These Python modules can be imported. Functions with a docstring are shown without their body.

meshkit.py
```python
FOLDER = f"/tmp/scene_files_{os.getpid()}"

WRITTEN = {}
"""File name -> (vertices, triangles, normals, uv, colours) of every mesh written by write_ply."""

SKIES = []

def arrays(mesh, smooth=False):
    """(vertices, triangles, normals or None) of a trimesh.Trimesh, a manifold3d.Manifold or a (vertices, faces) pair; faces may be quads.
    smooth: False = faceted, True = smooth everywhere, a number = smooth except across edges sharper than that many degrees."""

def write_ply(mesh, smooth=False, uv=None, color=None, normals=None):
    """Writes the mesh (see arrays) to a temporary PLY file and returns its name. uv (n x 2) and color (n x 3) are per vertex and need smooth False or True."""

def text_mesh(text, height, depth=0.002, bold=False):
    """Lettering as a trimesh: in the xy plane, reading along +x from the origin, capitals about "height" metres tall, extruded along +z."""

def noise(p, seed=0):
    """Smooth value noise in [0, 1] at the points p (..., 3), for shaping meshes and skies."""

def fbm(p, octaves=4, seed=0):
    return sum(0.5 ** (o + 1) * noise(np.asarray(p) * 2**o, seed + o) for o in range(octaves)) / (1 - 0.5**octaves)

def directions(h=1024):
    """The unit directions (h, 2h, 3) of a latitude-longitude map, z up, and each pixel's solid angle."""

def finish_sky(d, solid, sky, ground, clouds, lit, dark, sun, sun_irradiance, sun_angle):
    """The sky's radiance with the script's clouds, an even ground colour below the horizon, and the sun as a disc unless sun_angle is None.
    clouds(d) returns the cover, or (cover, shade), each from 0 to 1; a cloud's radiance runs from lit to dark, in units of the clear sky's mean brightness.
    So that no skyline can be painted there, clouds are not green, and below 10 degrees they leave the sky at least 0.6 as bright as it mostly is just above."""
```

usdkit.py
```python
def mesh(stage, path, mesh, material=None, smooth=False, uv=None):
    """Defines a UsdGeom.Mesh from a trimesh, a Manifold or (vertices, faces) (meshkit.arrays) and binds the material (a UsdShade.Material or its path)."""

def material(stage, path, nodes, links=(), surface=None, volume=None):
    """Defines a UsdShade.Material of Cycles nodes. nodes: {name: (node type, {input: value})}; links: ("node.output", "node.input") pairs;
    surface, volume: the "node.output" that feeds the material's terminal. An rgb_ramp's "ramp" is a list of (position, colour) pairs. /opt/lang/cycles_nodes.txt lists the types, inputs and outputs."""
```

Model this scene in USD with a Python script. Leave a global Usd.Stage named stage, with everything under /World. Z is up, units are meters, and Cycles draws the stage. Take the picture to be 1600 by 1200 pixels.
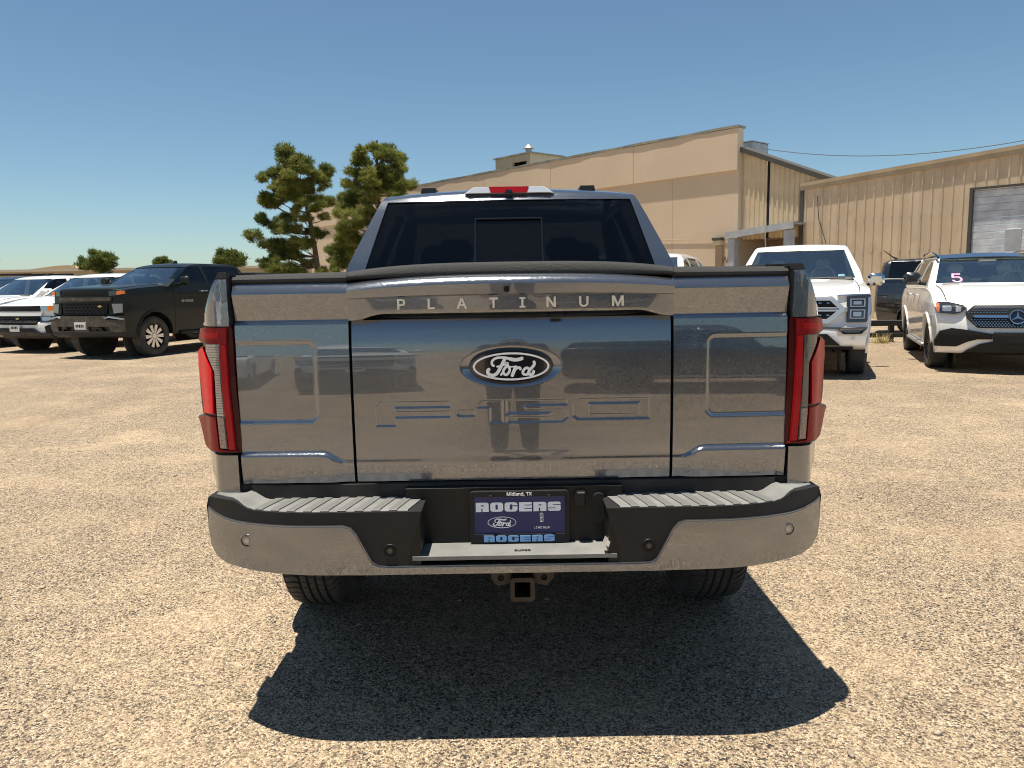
import math, numpy as np, manifold3d as m3, trimesh, shapely, usdkit, meshkit
from shapely.geometry import Polygon, LineString, Point, box as sbox
from shapely import affinity
from pxr import Usd, UsdGeom, UsdLux, UsdShade, Gf, Sdf

stage = Usd.Stage.CreateInMemory()
UsdGeom.SetStageUpAxis(stage, 'Z'); UsdGeom.SetStageMetersPerUnit(stage, 1.0)
UsdGeom.Xform.Define(stage, '/World'); UsdGeom.Scope.Define(stage, '/World/Looks')
pi, sin, cos = math.pi, math.sin, math.cos

# ---------------------------------------------------------------- camera, sky, sun
PITCH, ROLL, CAMH = math.radians(7.595), math.radians(0.95), 1.5
r0, u0, fw = np.array([1, 0, 0.]), np.array([0, sin(PITCH), cos(PITCH)]), np.array([0, cos(PITCH), -sin(PITCH)])
cr, cu = cos(ROLL)*r0 - sin(ROLL)*u0, sin(ROLL)*r0 + cos(ROLL)*u0
cam = UsdGeom.Camera.Define(stage, '/World/camera')
cam.AddTransformOp().Set(Gf.Matrix4d(*cr, 0, *cu, 0, *(-fw), 0, 0, 0, CAMH, 1))
cam.CreateHorizontalApertureAttr(36.0); cam.CreateVerticalApertureAttr(27.0); cam.CreateFocalLengthAttr(27.0)
cam.CreateClippingRangeAttr(Gf.Vec2f(0.05, 3000.0)); cam.CreateExposureAttr(0.86)

SUN = np.array([-0.120, -0.028, 1.0]); SUN /= np.linalg.norm(SUN)
sun = UsdLux.DistantLight.Define(stage, '/World/sun')
sun.CreateIntensityAttr(1.2); sun.CreateAngleAttr(0.5); sun.CreateColorAttr(Gf.Vec3f(1.0, 0.925, 0.79)); sun.GetPrim().CreateAttribute('inputs:normalize', Sdf.ValueTypeNames.Bool).Set(True)
zc = SUN; xc = np.cross([0, 1, 0], zc); xc /= np.linalg.norm(xc); yc = np.cross(zc, xc)
sun.AddTransformOp().Set(Gf.Matrix4d(*xc, 0, *yc, 0, *zc, 0, 0, 0, 60, 1))
dome = UsdLux.DomeLight.Define(stage, '/World/sky')
usdkit.material(stage, '/World/Looks/sky_air', {
    's': ('sky_texture', {'sky_type': 'single_scattering', 'sun_disc': False, 'sun_elevation': math.asin(SUN[2]), 'sun_rotation': math.atan2(SUN[0], SUN[1]), 'altitude': 850.0, 'air_density': 1.0, 'aerosol_density': .7, 'ozone_density': 2.0}),
    'w': ('mix_color', {'blend_type': 'multiply', 'fac': 1.0, 'b': (.88, 1.0, .985)}), 'b': ('background_shader', {'strength': 0.060})}, [('s.color', 'w.a'), ('w.result', 'b.color')], surface='b.background')
UsdShade.MaterialBindingAPI.Apply(dome.GetPrim()).Bind(UsdShade.Material.Get(stage, '/World/Looks/sky_air'))
dome.GetPrim().SetCustomDataByKey('kind', 'structure')

# ---------------------------------------------------------------- scene tree helpers
used = {}
def numbered(parent, name):
    k = used.get((parent, name), 0); used[(parent, name)] = k + 1
    return f'{parent}/{name}' if k == 0 else f'{parent}/{name}_{k:03d}'
def tag(prim, label=None, cat=None, group=None, kind=None):
    for k, v in (('label', label), ('category', cat), ('group', group), ('kind', kind)):
        if v: prim.SetCustomDataByKey(k, v)
def thing(name, label, cat, pos=(0, 0, 0), rz=0.0, group=None):
    x = UsdGeom.Xform.Define(stage, numbered('/World', name))
    x.AddTranslateOp().Set(Gf.Vec3d(*map(float, pos))); x.AddRotateZOp().Set(math.degrees(rz))
    tag(x.GetPrim(), label, cat, group)
    return str(x.GetPath())
def xf(parent, name, pos=(0, 0, 0), rz=0.0):
    x = UsdGeom.Xform.Define(stage, numbered(parent, name))
    x.AddTranslateOp().Set(Gf.Vec3d(*map(float, pos))); x.AddRotateZOp().Set(math.degrees(rz))
    return str(x.GetPath())
def part(parent, name, mesh, mat, smooth=False, label=None, kind=None):
    p = numbered(parent, name)
    usdkit.mesh(stage, p, mesh, mat, smooth)
    tag(stage.GetPrimAtPath(p), label, None, None, kind)
    return p
def copy_of(src, name, label, pos, rz, group=None):
    was = stage.GetPrimAtPath(src).GetCustomData()
    d = thing(name, label, was['category'], pos, rz, group)
    p = stage.GetPrimAtPath(d)
    p.GetReferences().AddInternalReference(src); p.SetInstanceable(True)
    return d

# ---------------------------------------------------------------- materials
def MAT(name): return UsdShade.Material.Get(stage, '/World/Looks/' + name)
def pm(name, color, rough=.5, metal=0., coat=0., var=None, bump=None, bevel=0., spec=.5, dust=None, crough=.03, rvar=None):
    """a principled surface; var = (scale, second colour, detail); bump = (scale, distance); dust = (scale, colour, from, to)"""
    n = {'p': ('principled_bsdf', {'base_color': color, 'roughness': rough, 'metallic': metal, 'coat_weight': coat, 'coat_roughness': crough, 'specular_ior_level': spec})}
    l = []; src = None
    if var or bump or dust or rvar: n['t'] = ('texture_coordinate', {})
    if var:
        n['n'] = ('noise_texture', {'scale': var[0], 'detail': var[2] if len(var) > 2 else 4.}); n['r'] = ('map_range', {'from_min': .35, 'from_max': .65, 'clamp': True})
        n['m'] = ('mix_color', {'a': color, 'b': var[1]}); src = 'm.result'
        l += [('t.object', 'n.vector'), ('n.fac', 'r.value'), ('r.result', 'm.fac')]
    if dust:
        n['dn'] = ('noise_texture', {'scale': dust[0], 'detail': 6., 'roughness': .65}); n['dr'] = ('map_range', {'from_min': dust[2], 'from_max': dust[3], 'clamp': True})
        n['dm'] = ('mix_color', {'a': color, 'b': dust[1]})
        l += [('t.object', 'dn.vector'), ('dn.fac', 'dr.value'), ('dr.result', 'dm.fac')]
        if src: l += [(src, 'dm.a')]
        src = 'dm.result'
    if src: l += [(src, 'p.base_color')]
    if rvar:
        n['rn'] = ('noise_texture', {'scale': rvar[0], 'detail': 5.}); n['rr'] = ('map_range', {'from_min': .3, 'from_max': .7, 'to_min': rough, 'to_max': rvar[1], 'clamp': True})
        l += [('t.object', 'rn.vector'), ('rn.fac', 'rr.value'), ('rr.result', 'p.roughness')]
    nrm = None
    if bevel: n['bv'] = ('bevel', {'radius': bevel, 'samples': 4}); nrm = 'bv.bevel'
    if bump:
        n['bn'] = ('noise_texture', {'scale': bump[0], 'detail': 3.}); n['b'] = ('bump', {'strength': 1.0, 'distance': bump[1]})
        l += [('t.object', 'bn.vector'), ('bn.fac', 'b.height')]
        if nrm: l += [(nrm, 'b.normal')]
        nrm = 'b.normal'
    if nrm: l += [(nrm, 'p.normal')]
    return usdkit.material(stage, '/World/Looks/' + name, n, l, surface='p.BSDF')
def pane(name, tint, rough=0.0, f0=.045):
    """one face of a sheet of glass: clear with a tint, and a mirror that grows towards grazing angles (the same from both sides)"""
    return usdkit.material(stage, '/World/Looks/' + name, {'t': ('transparent_bsdf', {'color': tint}), 'g': ('glossy_bsdf', {'color': (1, 1, 1), 'roughness': rough, 'distribution': 'ggx'}), 'w': ('layer_weight', {'blend': .5}), 'f': ('math', {'math_type': 'power', 'value2': 5.}), 'f2': ('math', {'math_type': 'multiply_add', 'value2': 1-f0, 'value3': f0}), 'm': ('mix_closure', {})},
        [('w.facing', 'f.value1'), ('f.value', 'f2.value1'), ('f2.value', 'm.fac'), ('t.BSDF', 'm.closure1'), ('g.BSDF', 'm.closure2')], surface='m.closure')
def paint(name, color, metal, rough, coat=1.0, flake=0.0, bevel=0.0, dust=None, spec=.5, cior=1.75):
    n = {'p': ('principled_bsdf', {'base_color': color, 'metallic': metal, 'roughness': rough, 'coat_weight': coat, 'coat_roughness': 0.015, 'coat_ior': cior if coat > .5 else 1.5, 'specular_ior_level': spec}), 't': ('texture_coordinate', {})}
    l = []
    if flake:
        n |= {'v': ('voronoi_texture', {'scale': 420.0, 'feature': 'f1'}), 'm': ('mix_color', {'fac': .55, 'a': color, 'blend_type': 'multiply'}), 'vm': ('vector_math', {'math_type': 'subtract', 'vector2': (.5, .5, .5)}), 'vs': ('vector_math', {'math_type': 'scale', 'scale': flake}),
              'g': ('geometry', {}), 'va': ('vector_math', {'math_type': 'add'}), 'vn': ('vector_math', {'math_type': 'normalize'})}
        l += [('t.object', 'v.vector'), ('v.color', 'vm.vector1'), ('vm.vector', 'vs.vector1'), ('vs.vector', 'va.vector1'), ('g.normal', 'va.vector2'), ('va.vector', 'vn.vector1'), ('vn.vector', 'p.normal')]
        del n['m']
        n['g2'] = ('geometry', {}); l += [('g2.normal', 'p.coat_normal')]
    if dust:
        n |= {'dn': ('noise_texture', {'scale': dust[0], 'detail': 8., 'roughness': .7}), 'sx': ('separate_xyz', {}), 'mr': ('map_range', {'from_min': dust[3], 'from_max': dust[2], 'to_min': -.3, 'to_max': .3}), 'ad': ('math', {'math_type': 'add'}), 'dr': ('map_range', {'from_min': .52, 'from_max': .66, 'clamp': True}),
              'dm': ('mix_color', {'a': color, 'b': dust[1]}), 'rm': ('mix_float', {'a': rough, 'b': .9}), 'cm': ('mix_float', {'a': coat, 'b': 0.}), 'mm': ('mix_float', {'a': metal, 'b': 0.})}
        l += [('t.object', 'dn.vector'), ('t.object', 'sx.vector'), ('sx.z', 'mr.value'), ('mr.result', 'ad.value1'), ('dn.fac', 'ad.value2'), ('ad.value', 'dr.value'), ('dr.result', 'dm.fac'), ('dr.result', 'rm.fac'), ('dr.result', 'cm.fac'), ('dr.result', 'mm.fac'),
              ('dm.result', 'p.base_color'), ('rm.result', 'p.roughness'), ('cm.result', 'p.coat_weight'), ('mm.result', 'p.metallic')]
    return usdkit.material(stage, '/World/Looks/' + name, n, l, surface='p.BSDF')

GREY = paint('grey_metallic_paint', (.152, .161, .176), .8, .17, 1.0, flake=.12, cior=1.95)
WHITE = paint('white_paint', (.78, .77, .74), 0, .35, 1.0)
WHITE2 = paint('white_dusty_paint', (.74, .74, .73), 0, .35, .9, dust=(3.0, (.33, .25, .17), .30, .95))
DARKG = paint('dark_muddy_paint', (.007, .010, .008), 0, .35, .25, dust=(5.5, (.06, .045, .03), .05, .72), spec=.2)
BLACKP = paint('black_paint', (.008, .008, .009), 0, .3, 1.0)
NAVY = paint('navy_paint', (.012, .02, .05), .1, .3, 1.0)
SILVER = paint('silver_paint', (.35, .35, .36), .7, .3, 1.0)
PLASTIC = pm('black_textured_plastic', (.012, .012, .0125), .55, spec=.32, bump=(420, .0012), bevel=.004, rvar=(3, .7))
PLAST2 = pm('smooth_black_plastic', (.009, .009, .0095), .45, spec=.3, bevel=.003)
CAPM = pm('grained_cap_plastic', (.026, .026, .0265), .6, bump=(330, .003), bevel=.004, spec=.3)
PADM = pm('grey_step_pad', (.20, .20, .195), .6, bump=(500, .0006), bevel=.0025, var=(9, (.155, .155, .15), 6), spec=.3); RIBM = pm('dark_step_rib', (.135, .135, .132), .6, bump=(500, .0006), spec=.3)
VOID = pm('dark_gap', (.004, .004, .004), .9)
UNDER = pm('dusty_underbody', (.018, .016, .014), .8, var=(6, (.05, .042, .033), 5))
STEELB = pm('rusty_hitch_steel', (.022, .020, .018), .55, metal=.3, var=(25, (.04, .032, .024), 5), bevel=.003)
RUBBER = pm('tyre_rubber', (.016, .016, .016), .75, var=(5, (.035, .031, .027), 6))
RUBBERM = pm('muddy_tyre_rubber', (.02, .018, .016), .85, var=(4, (.07, .055, .038), 6))
CHROMEW = pm('soft_chrome', (.66, .65, .62), .32, metal=.75); TRIML = pm('lamp_trim', (.30, .30, .31), .3, metal=.4, coat=.6)
CHROME = pm('chrome', (.72, .73, .74), .08, metal=1.)
NICKEL = pm('satin_nickel', (.80, .73, .60), .45, metal=.35)
ALLOY = pm('machined_alloy', (.62, .62, .62), .28, metal=.9)
ALLOYD = pm('dark_alloy', (.03, .03, .03), .4, metal=.4)
def lens(name, c, rough=.06, em=.0):
    return usdkit.material(stage, '/World/Looks/' + name, {'p': ('principled_bsdf', {'base_color': c, 'roughness': .3, 'specular_ior_level': .2, 'coat_weight': .16, 'coat_roughness': .02, 'subsurface_weight': em, 'subsurface_radius': (.02, .004, .003), 'subsurface_scale': 1.0})}, [], surface='p.BSDF')
REDL = lens('red_lens', (.34, .006, .010)); REDD = lens('dark_red_lens', (.20, .004, .006)); REDB = lens('deep_red_lens', (.05, .002, .003))
REDG = lens('bright_red_lens', (.74, .010, .02)); AMBER = lens('amber_lens', (.75, .20, .03))
CLEARL = pm('clear_lens', (.42, .41, .41), .12, metal=.55, coat=1.)
CLEARD = pm('smoked_clear_lens', (.13, .125, .12), .15, metal=.6, coat=1.)
CLEARW = pm('frosted_clear_lens', (.80, .80, .80), .15, metal=.3, coat=1.); REFL = pm('grey_reflector', (.30, .25, .23), .25, metal=.4, coat=1., var=(160, (.18, .14, .13), 2))
LAMPD = pm('dark_headlamp', (.05, .052, .055), .12, metal=.6, coat=1.)
LAMPC = pm('clear_headlamp', (.45, .46, .47), .15, metal=.7, coat=1.)
TINT = pane('privacy_glass', (.14, .145, .17), f0=.03); TINTS = pane('dark_side_glass', (.32, .34, .34)); SHIELD = pane('windshield_glass', (.86, .91, .89), f0=.17)
GRILLE = pm('grille_black', (.008, .008, .008), .6, spec=.25)
SEATG = pm('grey_seat', (.20, .20, .205), .8); SEATB = pm('black_seat', (.05, .05, .052), .8); SEATC = pm('beige_seat', (.36, .33, .30), .8)
DASH = pm('dark_dashboard', (.05, .05, .052), .7)
LBLACK = pm('gloss_black', (.006, .006, .007), .12, coat=1.)
LWHITE = pm('white_print', (.92, .92, .92), .4)
PLATEB = pm('plate_blue', (.009, .017, .115), .35); PLATEW = pm('plate_white', (.80, .86, .92), .4); PLATEL = pm('plate_light_blue', (.22, .42, .72), .4); PLATEC = pm('licence_plate_white', (.62, .62, .60), .4)
PINK = pm('pink_marker', (.85, .35, .60), .6)

# ---------------------------------------------------------------- mesh helpers
def cs(poly):
    """shapely polygon or list of points -> CrossSection"""
    if not hasattr(poly, 'geom_type'): poly = Polygon(poly)
    if not poly.is_valid: poly = poly.buffer(0)
    gs = poly.geoms if hasattr(poly, 'geoms') else [poly]
    rings = []
    for g in gs:
        if g.geom_type != 'Polygon': continue
        g = shapely.geometry.polygon.orient(g)
        rings += [np.array(g.exterior.coords)[:-1]] + [np.array(i.coords)[:-1] for i in g.interiors]
    return m3.CrossSection(rings, m3.FillRule.EvenOdd)
def xz(poly, y0, y1): return m3.Manifold.extrude(cs(poly), y1-y0).rotate([90, 0, 0]).translate([0, y1, 0])
def yz(poly, x0, x1): return m3.Manifold.extrude(cs(poly), x1-x0).rotate([90, 0, 90]).translate([x0, 0, 0])
def xy(poly, z0, z1): return m3.Manifold.extrude(cs(poly), z1-z0).translate([0, 0, z0])
def box(x0, x1, y0, y1, z0, z1): return m3.Manifold.cube([x1-x0, y1-y0, z1-z0]).translate([x0, y0, z0])
def bbox(x0, x1, y0, y1, z0, z1, b=.01):
    c = np.array([(x0+x1)/2, (y0+y1)/2, (z0+z1)/2]); h = np.array([x1-x0, y1-y0, z1-z0])/2
    b = min(b, *(h*.9)); pts = []
    for k in range(3):
        hh = h - b; hh[k] = h[k]
        for sx in (-1, 1):
            for sy in (-1, 1):
                for sz in (-1, 1): pts.append(c + hh*[sx, sy, sz])
    return m3.Manifold.hull_points(np.array(pts))
def ball(c, r, n=16): return m3.Manifold.sphere(r, n).translate(list(c))
def rod(a, b, ra, rb=None, n=12):
    rb = ra if rb is None else rb
    a, b = np.array(a, float), np.array(b, float); d = b-a; L = np.linalg.norm(d); d /= L
    u = np.cross(d, [0, 0, 1.] if abs(d[2]) < .9 else [1., 0, 0]); u /= np.linalg.norm(u); w = np.cross(d, u)
    M = np.array([[u[0], w[0], d[0], a[0]], [u[1], w[1], d[1], a[1]], [u[2], w[2], d[2], a[2]]])
    if np.linalg.det(M[:, :3]) < 0: M[:, 1] *= -1
    return m3.Manifold.cylinder(L, ra, rb, n).transform(M)
def union(ms): return m3.Manifold.batch_boolean(list(ms), m3.OpType.Add)
def warp(m, fn, L=.06): return m.refine_to_length(L).warp_batch(lambda p: np.ascontiguousarray(fn(np.array(p))))
def mir(m): return m.mirror([1, 0, 0])
def rrect(x0, x1, z0, z1, r): return sbox(x0+r, z0+r, x1-r, z1-r).buffer(r, 6)
def ell(cx, cz, a, b, n=48): return Polygon([(cx+a*cos(t), cz+b*sin(t)) for t in np.linspace(0, 2*pi, n, endpoint=False)])
def arr(m):
    if hasattr(m, 'to_mesh'): q = m.to_mesh(); return np.array(q.vert_properties[:, :3], float), np.array(q.tri_verts)
    if hasattr(m, 'faces'): return np.array(m.vertices), np.array(m.faces)
    v, f = np.asarray(m[0], float), np.asarray(m[1], int)
    return (v, np.vstack([f[:, [0, 1, 2]], f[:, [0, 2, 3]]])) if f.shape[1] == 4 else (v, f)
def cat(ms):
    vs, fs, n = [], [], 0
    for m in ms:
        v, f = arr(m); vs.append(v); fs.append(f+n); n += len(v)
    return np.vstack(vs), np.vstack(fs)
def move(m, fn): v, f = arr(m); return fn(v), f
def gridmesh(P, flip=False):
    """P: (n, m, 3) points -> quads"""
    n, m = P.shape[:2]; i, j = np.meshgrid(np.arange(n-1), np.arange(m-1), indexing='ij'); a = i*m+j
    q = np.stack([a, a+m, a+m+1, a+1], -1).reshape(-1, 4)
    return P.reshape(-1, 3), (q[:, ::-1] if flip else q)
def tube(pts, r, sides=8):
    p = np.asarray(pts, float); t = np.gradient(p, axis=0); t /= np.linalg.norm(t, axis=1, keepdims=True)+1e-12
    a = np.cross(t, np.where(np.abs(t[:, 2:]) < .9, [0, 0, 1.], [1., 0, 0])); a /= np.linalg.norm(a, axis=1, keepdims=True)+1e-12
    b = np.cross(t, a); g = np.linspace(0, 2*pi, sides+1); r = np.broadcast_to(r, (len(p),))
    return gridmesh(p[:, None]+r[:, None, None]*(np.cos(g)[None, :, None]*a[:, None]+np.sin(g)[None, :, None]*b[:, None]))
def smooth_line(pts, n=12):
    from scipy.interpolate import CubicSpline
    p = np.array(pts, float); t = np.r_[0, np.cumsum(np.linalg.norm(np.diff(p, axis=0), axis=1))]
    return CubicSpline(t, p)(np.linspace(0, t[-1], n*len(p)))
def sstep(a, b, x): t = np.clip((x-a)/(b-a), 0, 1); return t*t*(3-2*t)
def lathe(prof, n=48):
    """prof: (x, r) pairs, turned about the x axis"""
    p = np.array(prof, float); g = np.linspace(0, 2*pi, n+1)
    return gridmesh(np.stack([np.broadcast_to(p[:, :1], (len(p), n+1)), p[:, 1:]*np.cos(g), p[:, 1:]*np.sin(g)], -1), True)
def text_xz(s, h, depth, bold=False, sx=1.0):
    """lettering centred at the origin, standing in the xz plane, facing -y"""
    t = meshkit.text_mesh(s, h, depth, bold); v = np.array(t.vertices); v[:, 0] -= (v[:, 0].min()+v[:, 0].max())/2; v[:, 0] *= sx; v[:, 1] -= h/2
    return np.stack([v[:, 0], -v[:, 2], v[:, 1]], -1), np.array(t.faces)
def shift(m, d): v, f = arr(m); return v+np.array(d), f
def script_word(s=1.0):
    """the flowing four-letter signature as shapely shapes, centred, about 2.6 wide (unit = oval half height 1)"""
    k = 1/172.
    def st(pts, w): return LineString(smooth_line([((x-650)*k, -(y-462)*k) for x, y in pts], 8)).buffer(w*k/2, 8)
    sh = [st([(462, 452), (443, 432), (449, 400), (480, 374), (530, 364), (600, 368)], 22), st([(560, 364), (640, 380), (700, 388), (745, 380), (770, 372)], 24), st([(640, 380), (715, 390), (765, 378)], 34),
          st([(588, 370), (560, 425), (525, 490), (490, 540), (455, 556), (415, 548), (396, 522), (408, 492)], 32), st([(500, 462), (545, 452), (585, 440)], 15), st([(606, 420), (620, 434), (606, 450), (592, 436), (606, 420)], 10),
          st([(612, 448), (575, 490), (566, 530), (590, 552), (622, 530), (634, 490), (618, 458), (612, 448)], 24), st([(560, 525), (540, 552)], 18), st([(630, 470), (665, 465), (700, 470)], 12),
          st([(700, 470), (680, 515), (662, 560)], 32), st([(690, 505), (715, 480), (742, 478), (750, 492)], 24),
          st([(842, 490), (812, 482), (785, 505), (778, 540), (800, 553), (835, 530)], 24), st([(898, 418), (868, 485), (842, 540), (858, 556), (882, 545), (892, 520)], 27)]
    return affinity.scale(shapely.union_all(sh).buffer(2.2*k), s, s, origin=(0, 0))

def slab_letters(word):
    """heavy slab capitals with hairline counters, one unit tall, centred"""
    u = rrect(0, 1, 0, 1, .12); out = []
    for i, ch in enumerate(word):
        g = {'R': lambda: rrect(0, 1, 0, 1, .2).union(sbox(0, 0, .3, 1)).union(sbox(.7, 0, 1, .3)).difference(sbox(.40, .60, .62, .74)).difference(sbox(.42, -.1, .52, .36)), 'O': lambda: rrect(0, 1, 0, 1, .25).difference(rrect(.41, .59, .22, .78, .06)),
             'G': lambda: rrect(0, 1, 0, 1, .25).difference(rrect(.40, .60, .2, .78, .05)).difference(sbox(.5, .56, 1.1, .68)), 'E': lambda: sbox(0, 0, 1, 1).difference(sbox(.42, .27, 1.1, .36)).difference(sbox(.42, .64, 1.1, .73)),
             'S': lambda: rrect(0, 1, 0, 1, .2).difference(sbox(.40, .63, 1.1, .72)).difference(sbox(-.1, .28, .60, .37))}[ch]()
        out.append(affinity.translate(affinity.scale(g, 1.45, 1, origin=(0, 0)), i*1.62))
    w = shapely.union_all(out); return affinity.translate(w, -(w.bounds[0]+w.bounds[2])/2, -.5)
# ---------------------------------------------------------------- ground
def ground_material():
    n = {'g': ('geometry', {}),
         'v': ('voronoi_texture', {'scale': 135., 'feature': 'f1', 'randomness': 1.}), 'vc': ('separate_color', {}), 'vr': ('rgb_ramp', {'ramp': [(0, (.05, .043, .036)), (.16, (.12, .098, .08)), (.3, (.31, .235, .16)), (.5, (.47, .355, .228)), (.75, (.60, .46, .305)), (.93, (.75, .61, .45)), (1, (.40, .32, .26))]}),
         'e': ('voronoi_texture', {'scale': 135., 'feature': 'distance_to_edge'}), 'er': ('map_range', {'from_min': .0, 'from_max': .16, 'to_min': .34, 'to_max': 1., 'clamp': True}),
         'm1': ('mix_color', {'blend_type': 'multiply', 'fac': 1.}),
         'sn': ('noise_texture', {'scale': 1.1, 'detail': 9., 'roughness': .68}), 'sr': ('map_range', {'from_min': .47, 'from_max': .66, 'to_min': 0., 'to_max': .34, 'clamp': True}),
         'fs': ('noise_texture', {'scale': 240., 'detail': 3.}), 'fr': ('rgb_ramp', {'ramp': [(.3, (.45, .325, .20)), (.7, (.60, .45, .29))]}),
         'm2': ('mix_color', {}),
         'ln': ('noise_texture', {'scale': .22, 'detail': 7., 'roughness': .6}), 'lr': ('map_range', {'from_min': .40, 'from_max': .62, 'to_min': 0., 'to_max': .5, 'clamp': True}), 'm3': ('mix_color', {'blend_type': 'multiply', 'b': (.66, .66, .68)}),
         'mp': ('mapping', {'scale': (1., .14, 1.), 'rotation': (0, 0, .5)}), 'tn': ('noise_texture', {'scale': .9, 'detail': 6.}), 'tr': ('map_range', {'from_min': .55, 'from_max': .72, 'to_min': 0., 'to_max': .35, 'clamp': True}), 'm4': ('mix_color', {'blend_type': 'multiply', 'b': (.62, .58, .54)}),
         'gn': ('noise_texture', {'scale': 14., 'detail': 5., 'roughness': .75}), 'gr': ('map_range', {'from_min': .3, 'from_max': .7, 'to_min': .76, 'to_max': 1.22, 'clamp': True}), 'gm': ('vector_math', {'math_type': 'scale'}),
         'hs': ('map_range', {'from_min': .0, 'from_max': .7, 'to_min': 1., 'to_max': 0., 'clamp': True}), 'hm': ('math', {'math_type': 'multiply'}), 'iv': ('math', {'math_type': 'subtract', 'value1': 1.}),
         'b': ('bump', {'strength': .9, 'distance': .008}), 'p': ('principled_bsdf', {'roughness': .8, 'specular_ior_level': .3})}
    l = [('g.position', 'v.vector'), ('g.position', 'e.vector'), ('v.color', 'vc.color'), ('vc.r', 'vr.fac'), ('e.distance', 'er.value'), ('vr.color', 'm1.a'), ('er.result', 'm1.b'),
         ('g.position', 'sn.vector'), ('sn.fac', 'sr.value'), ('g.position', 'fs.vector'), ('fs.fac', 'fr.fac'), ('m1.result', 'm2.a'), ('fr.color', 'm2.b'), ('sr.result', 'm2.fac'),
         ('g.position', 'ln.vector'), ('ln.fac', 'lr.value'), ('lr.result', 'm3.fac'), ('m2.result', 'm3.a'), ('g.position', 'mp.vector'), ('mp.vector', 'tn.vector'), ('tn.fac', 'tr.value'), ('tr.result', 'm4.fac'), ('m3.result', 'm4.a'), ('m4.result', 'gm.vector1'), ('g.position', 'gn.vector'), ('gn.fac', 'gr.value'), ('gr.result', 'gm.scale'), ('gm.vector', 'p.base_color'),
         ('v.distance', 'hs.value'), ('hs.result', 'hm.value1'), ('sr.result', 'iv.value2'), ('iv.value', 'hm.value2'), ('hm.value', 'b.height'), ('b.normal', 'p.normal')]
    return usdkit.material(stage, '/World/Looks/gravel_asphalt', n, l, surface='p.BSDF')
GRAVEL = ground_material()
usdkit.mesh(stage, '/World/ground', (np.array([[-900, -900, 0], [900, -900, 0], [900, 900, 0], [-900, 900, 0.]]), np.array([[0, 1, 2, 3]])), GRAVEL)
tag(stage.GetPrimAtPath('/World/ground'), 'sunlit tan chip gravel lot surface with sandy patches', 'ground', kind='structure')
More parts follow.
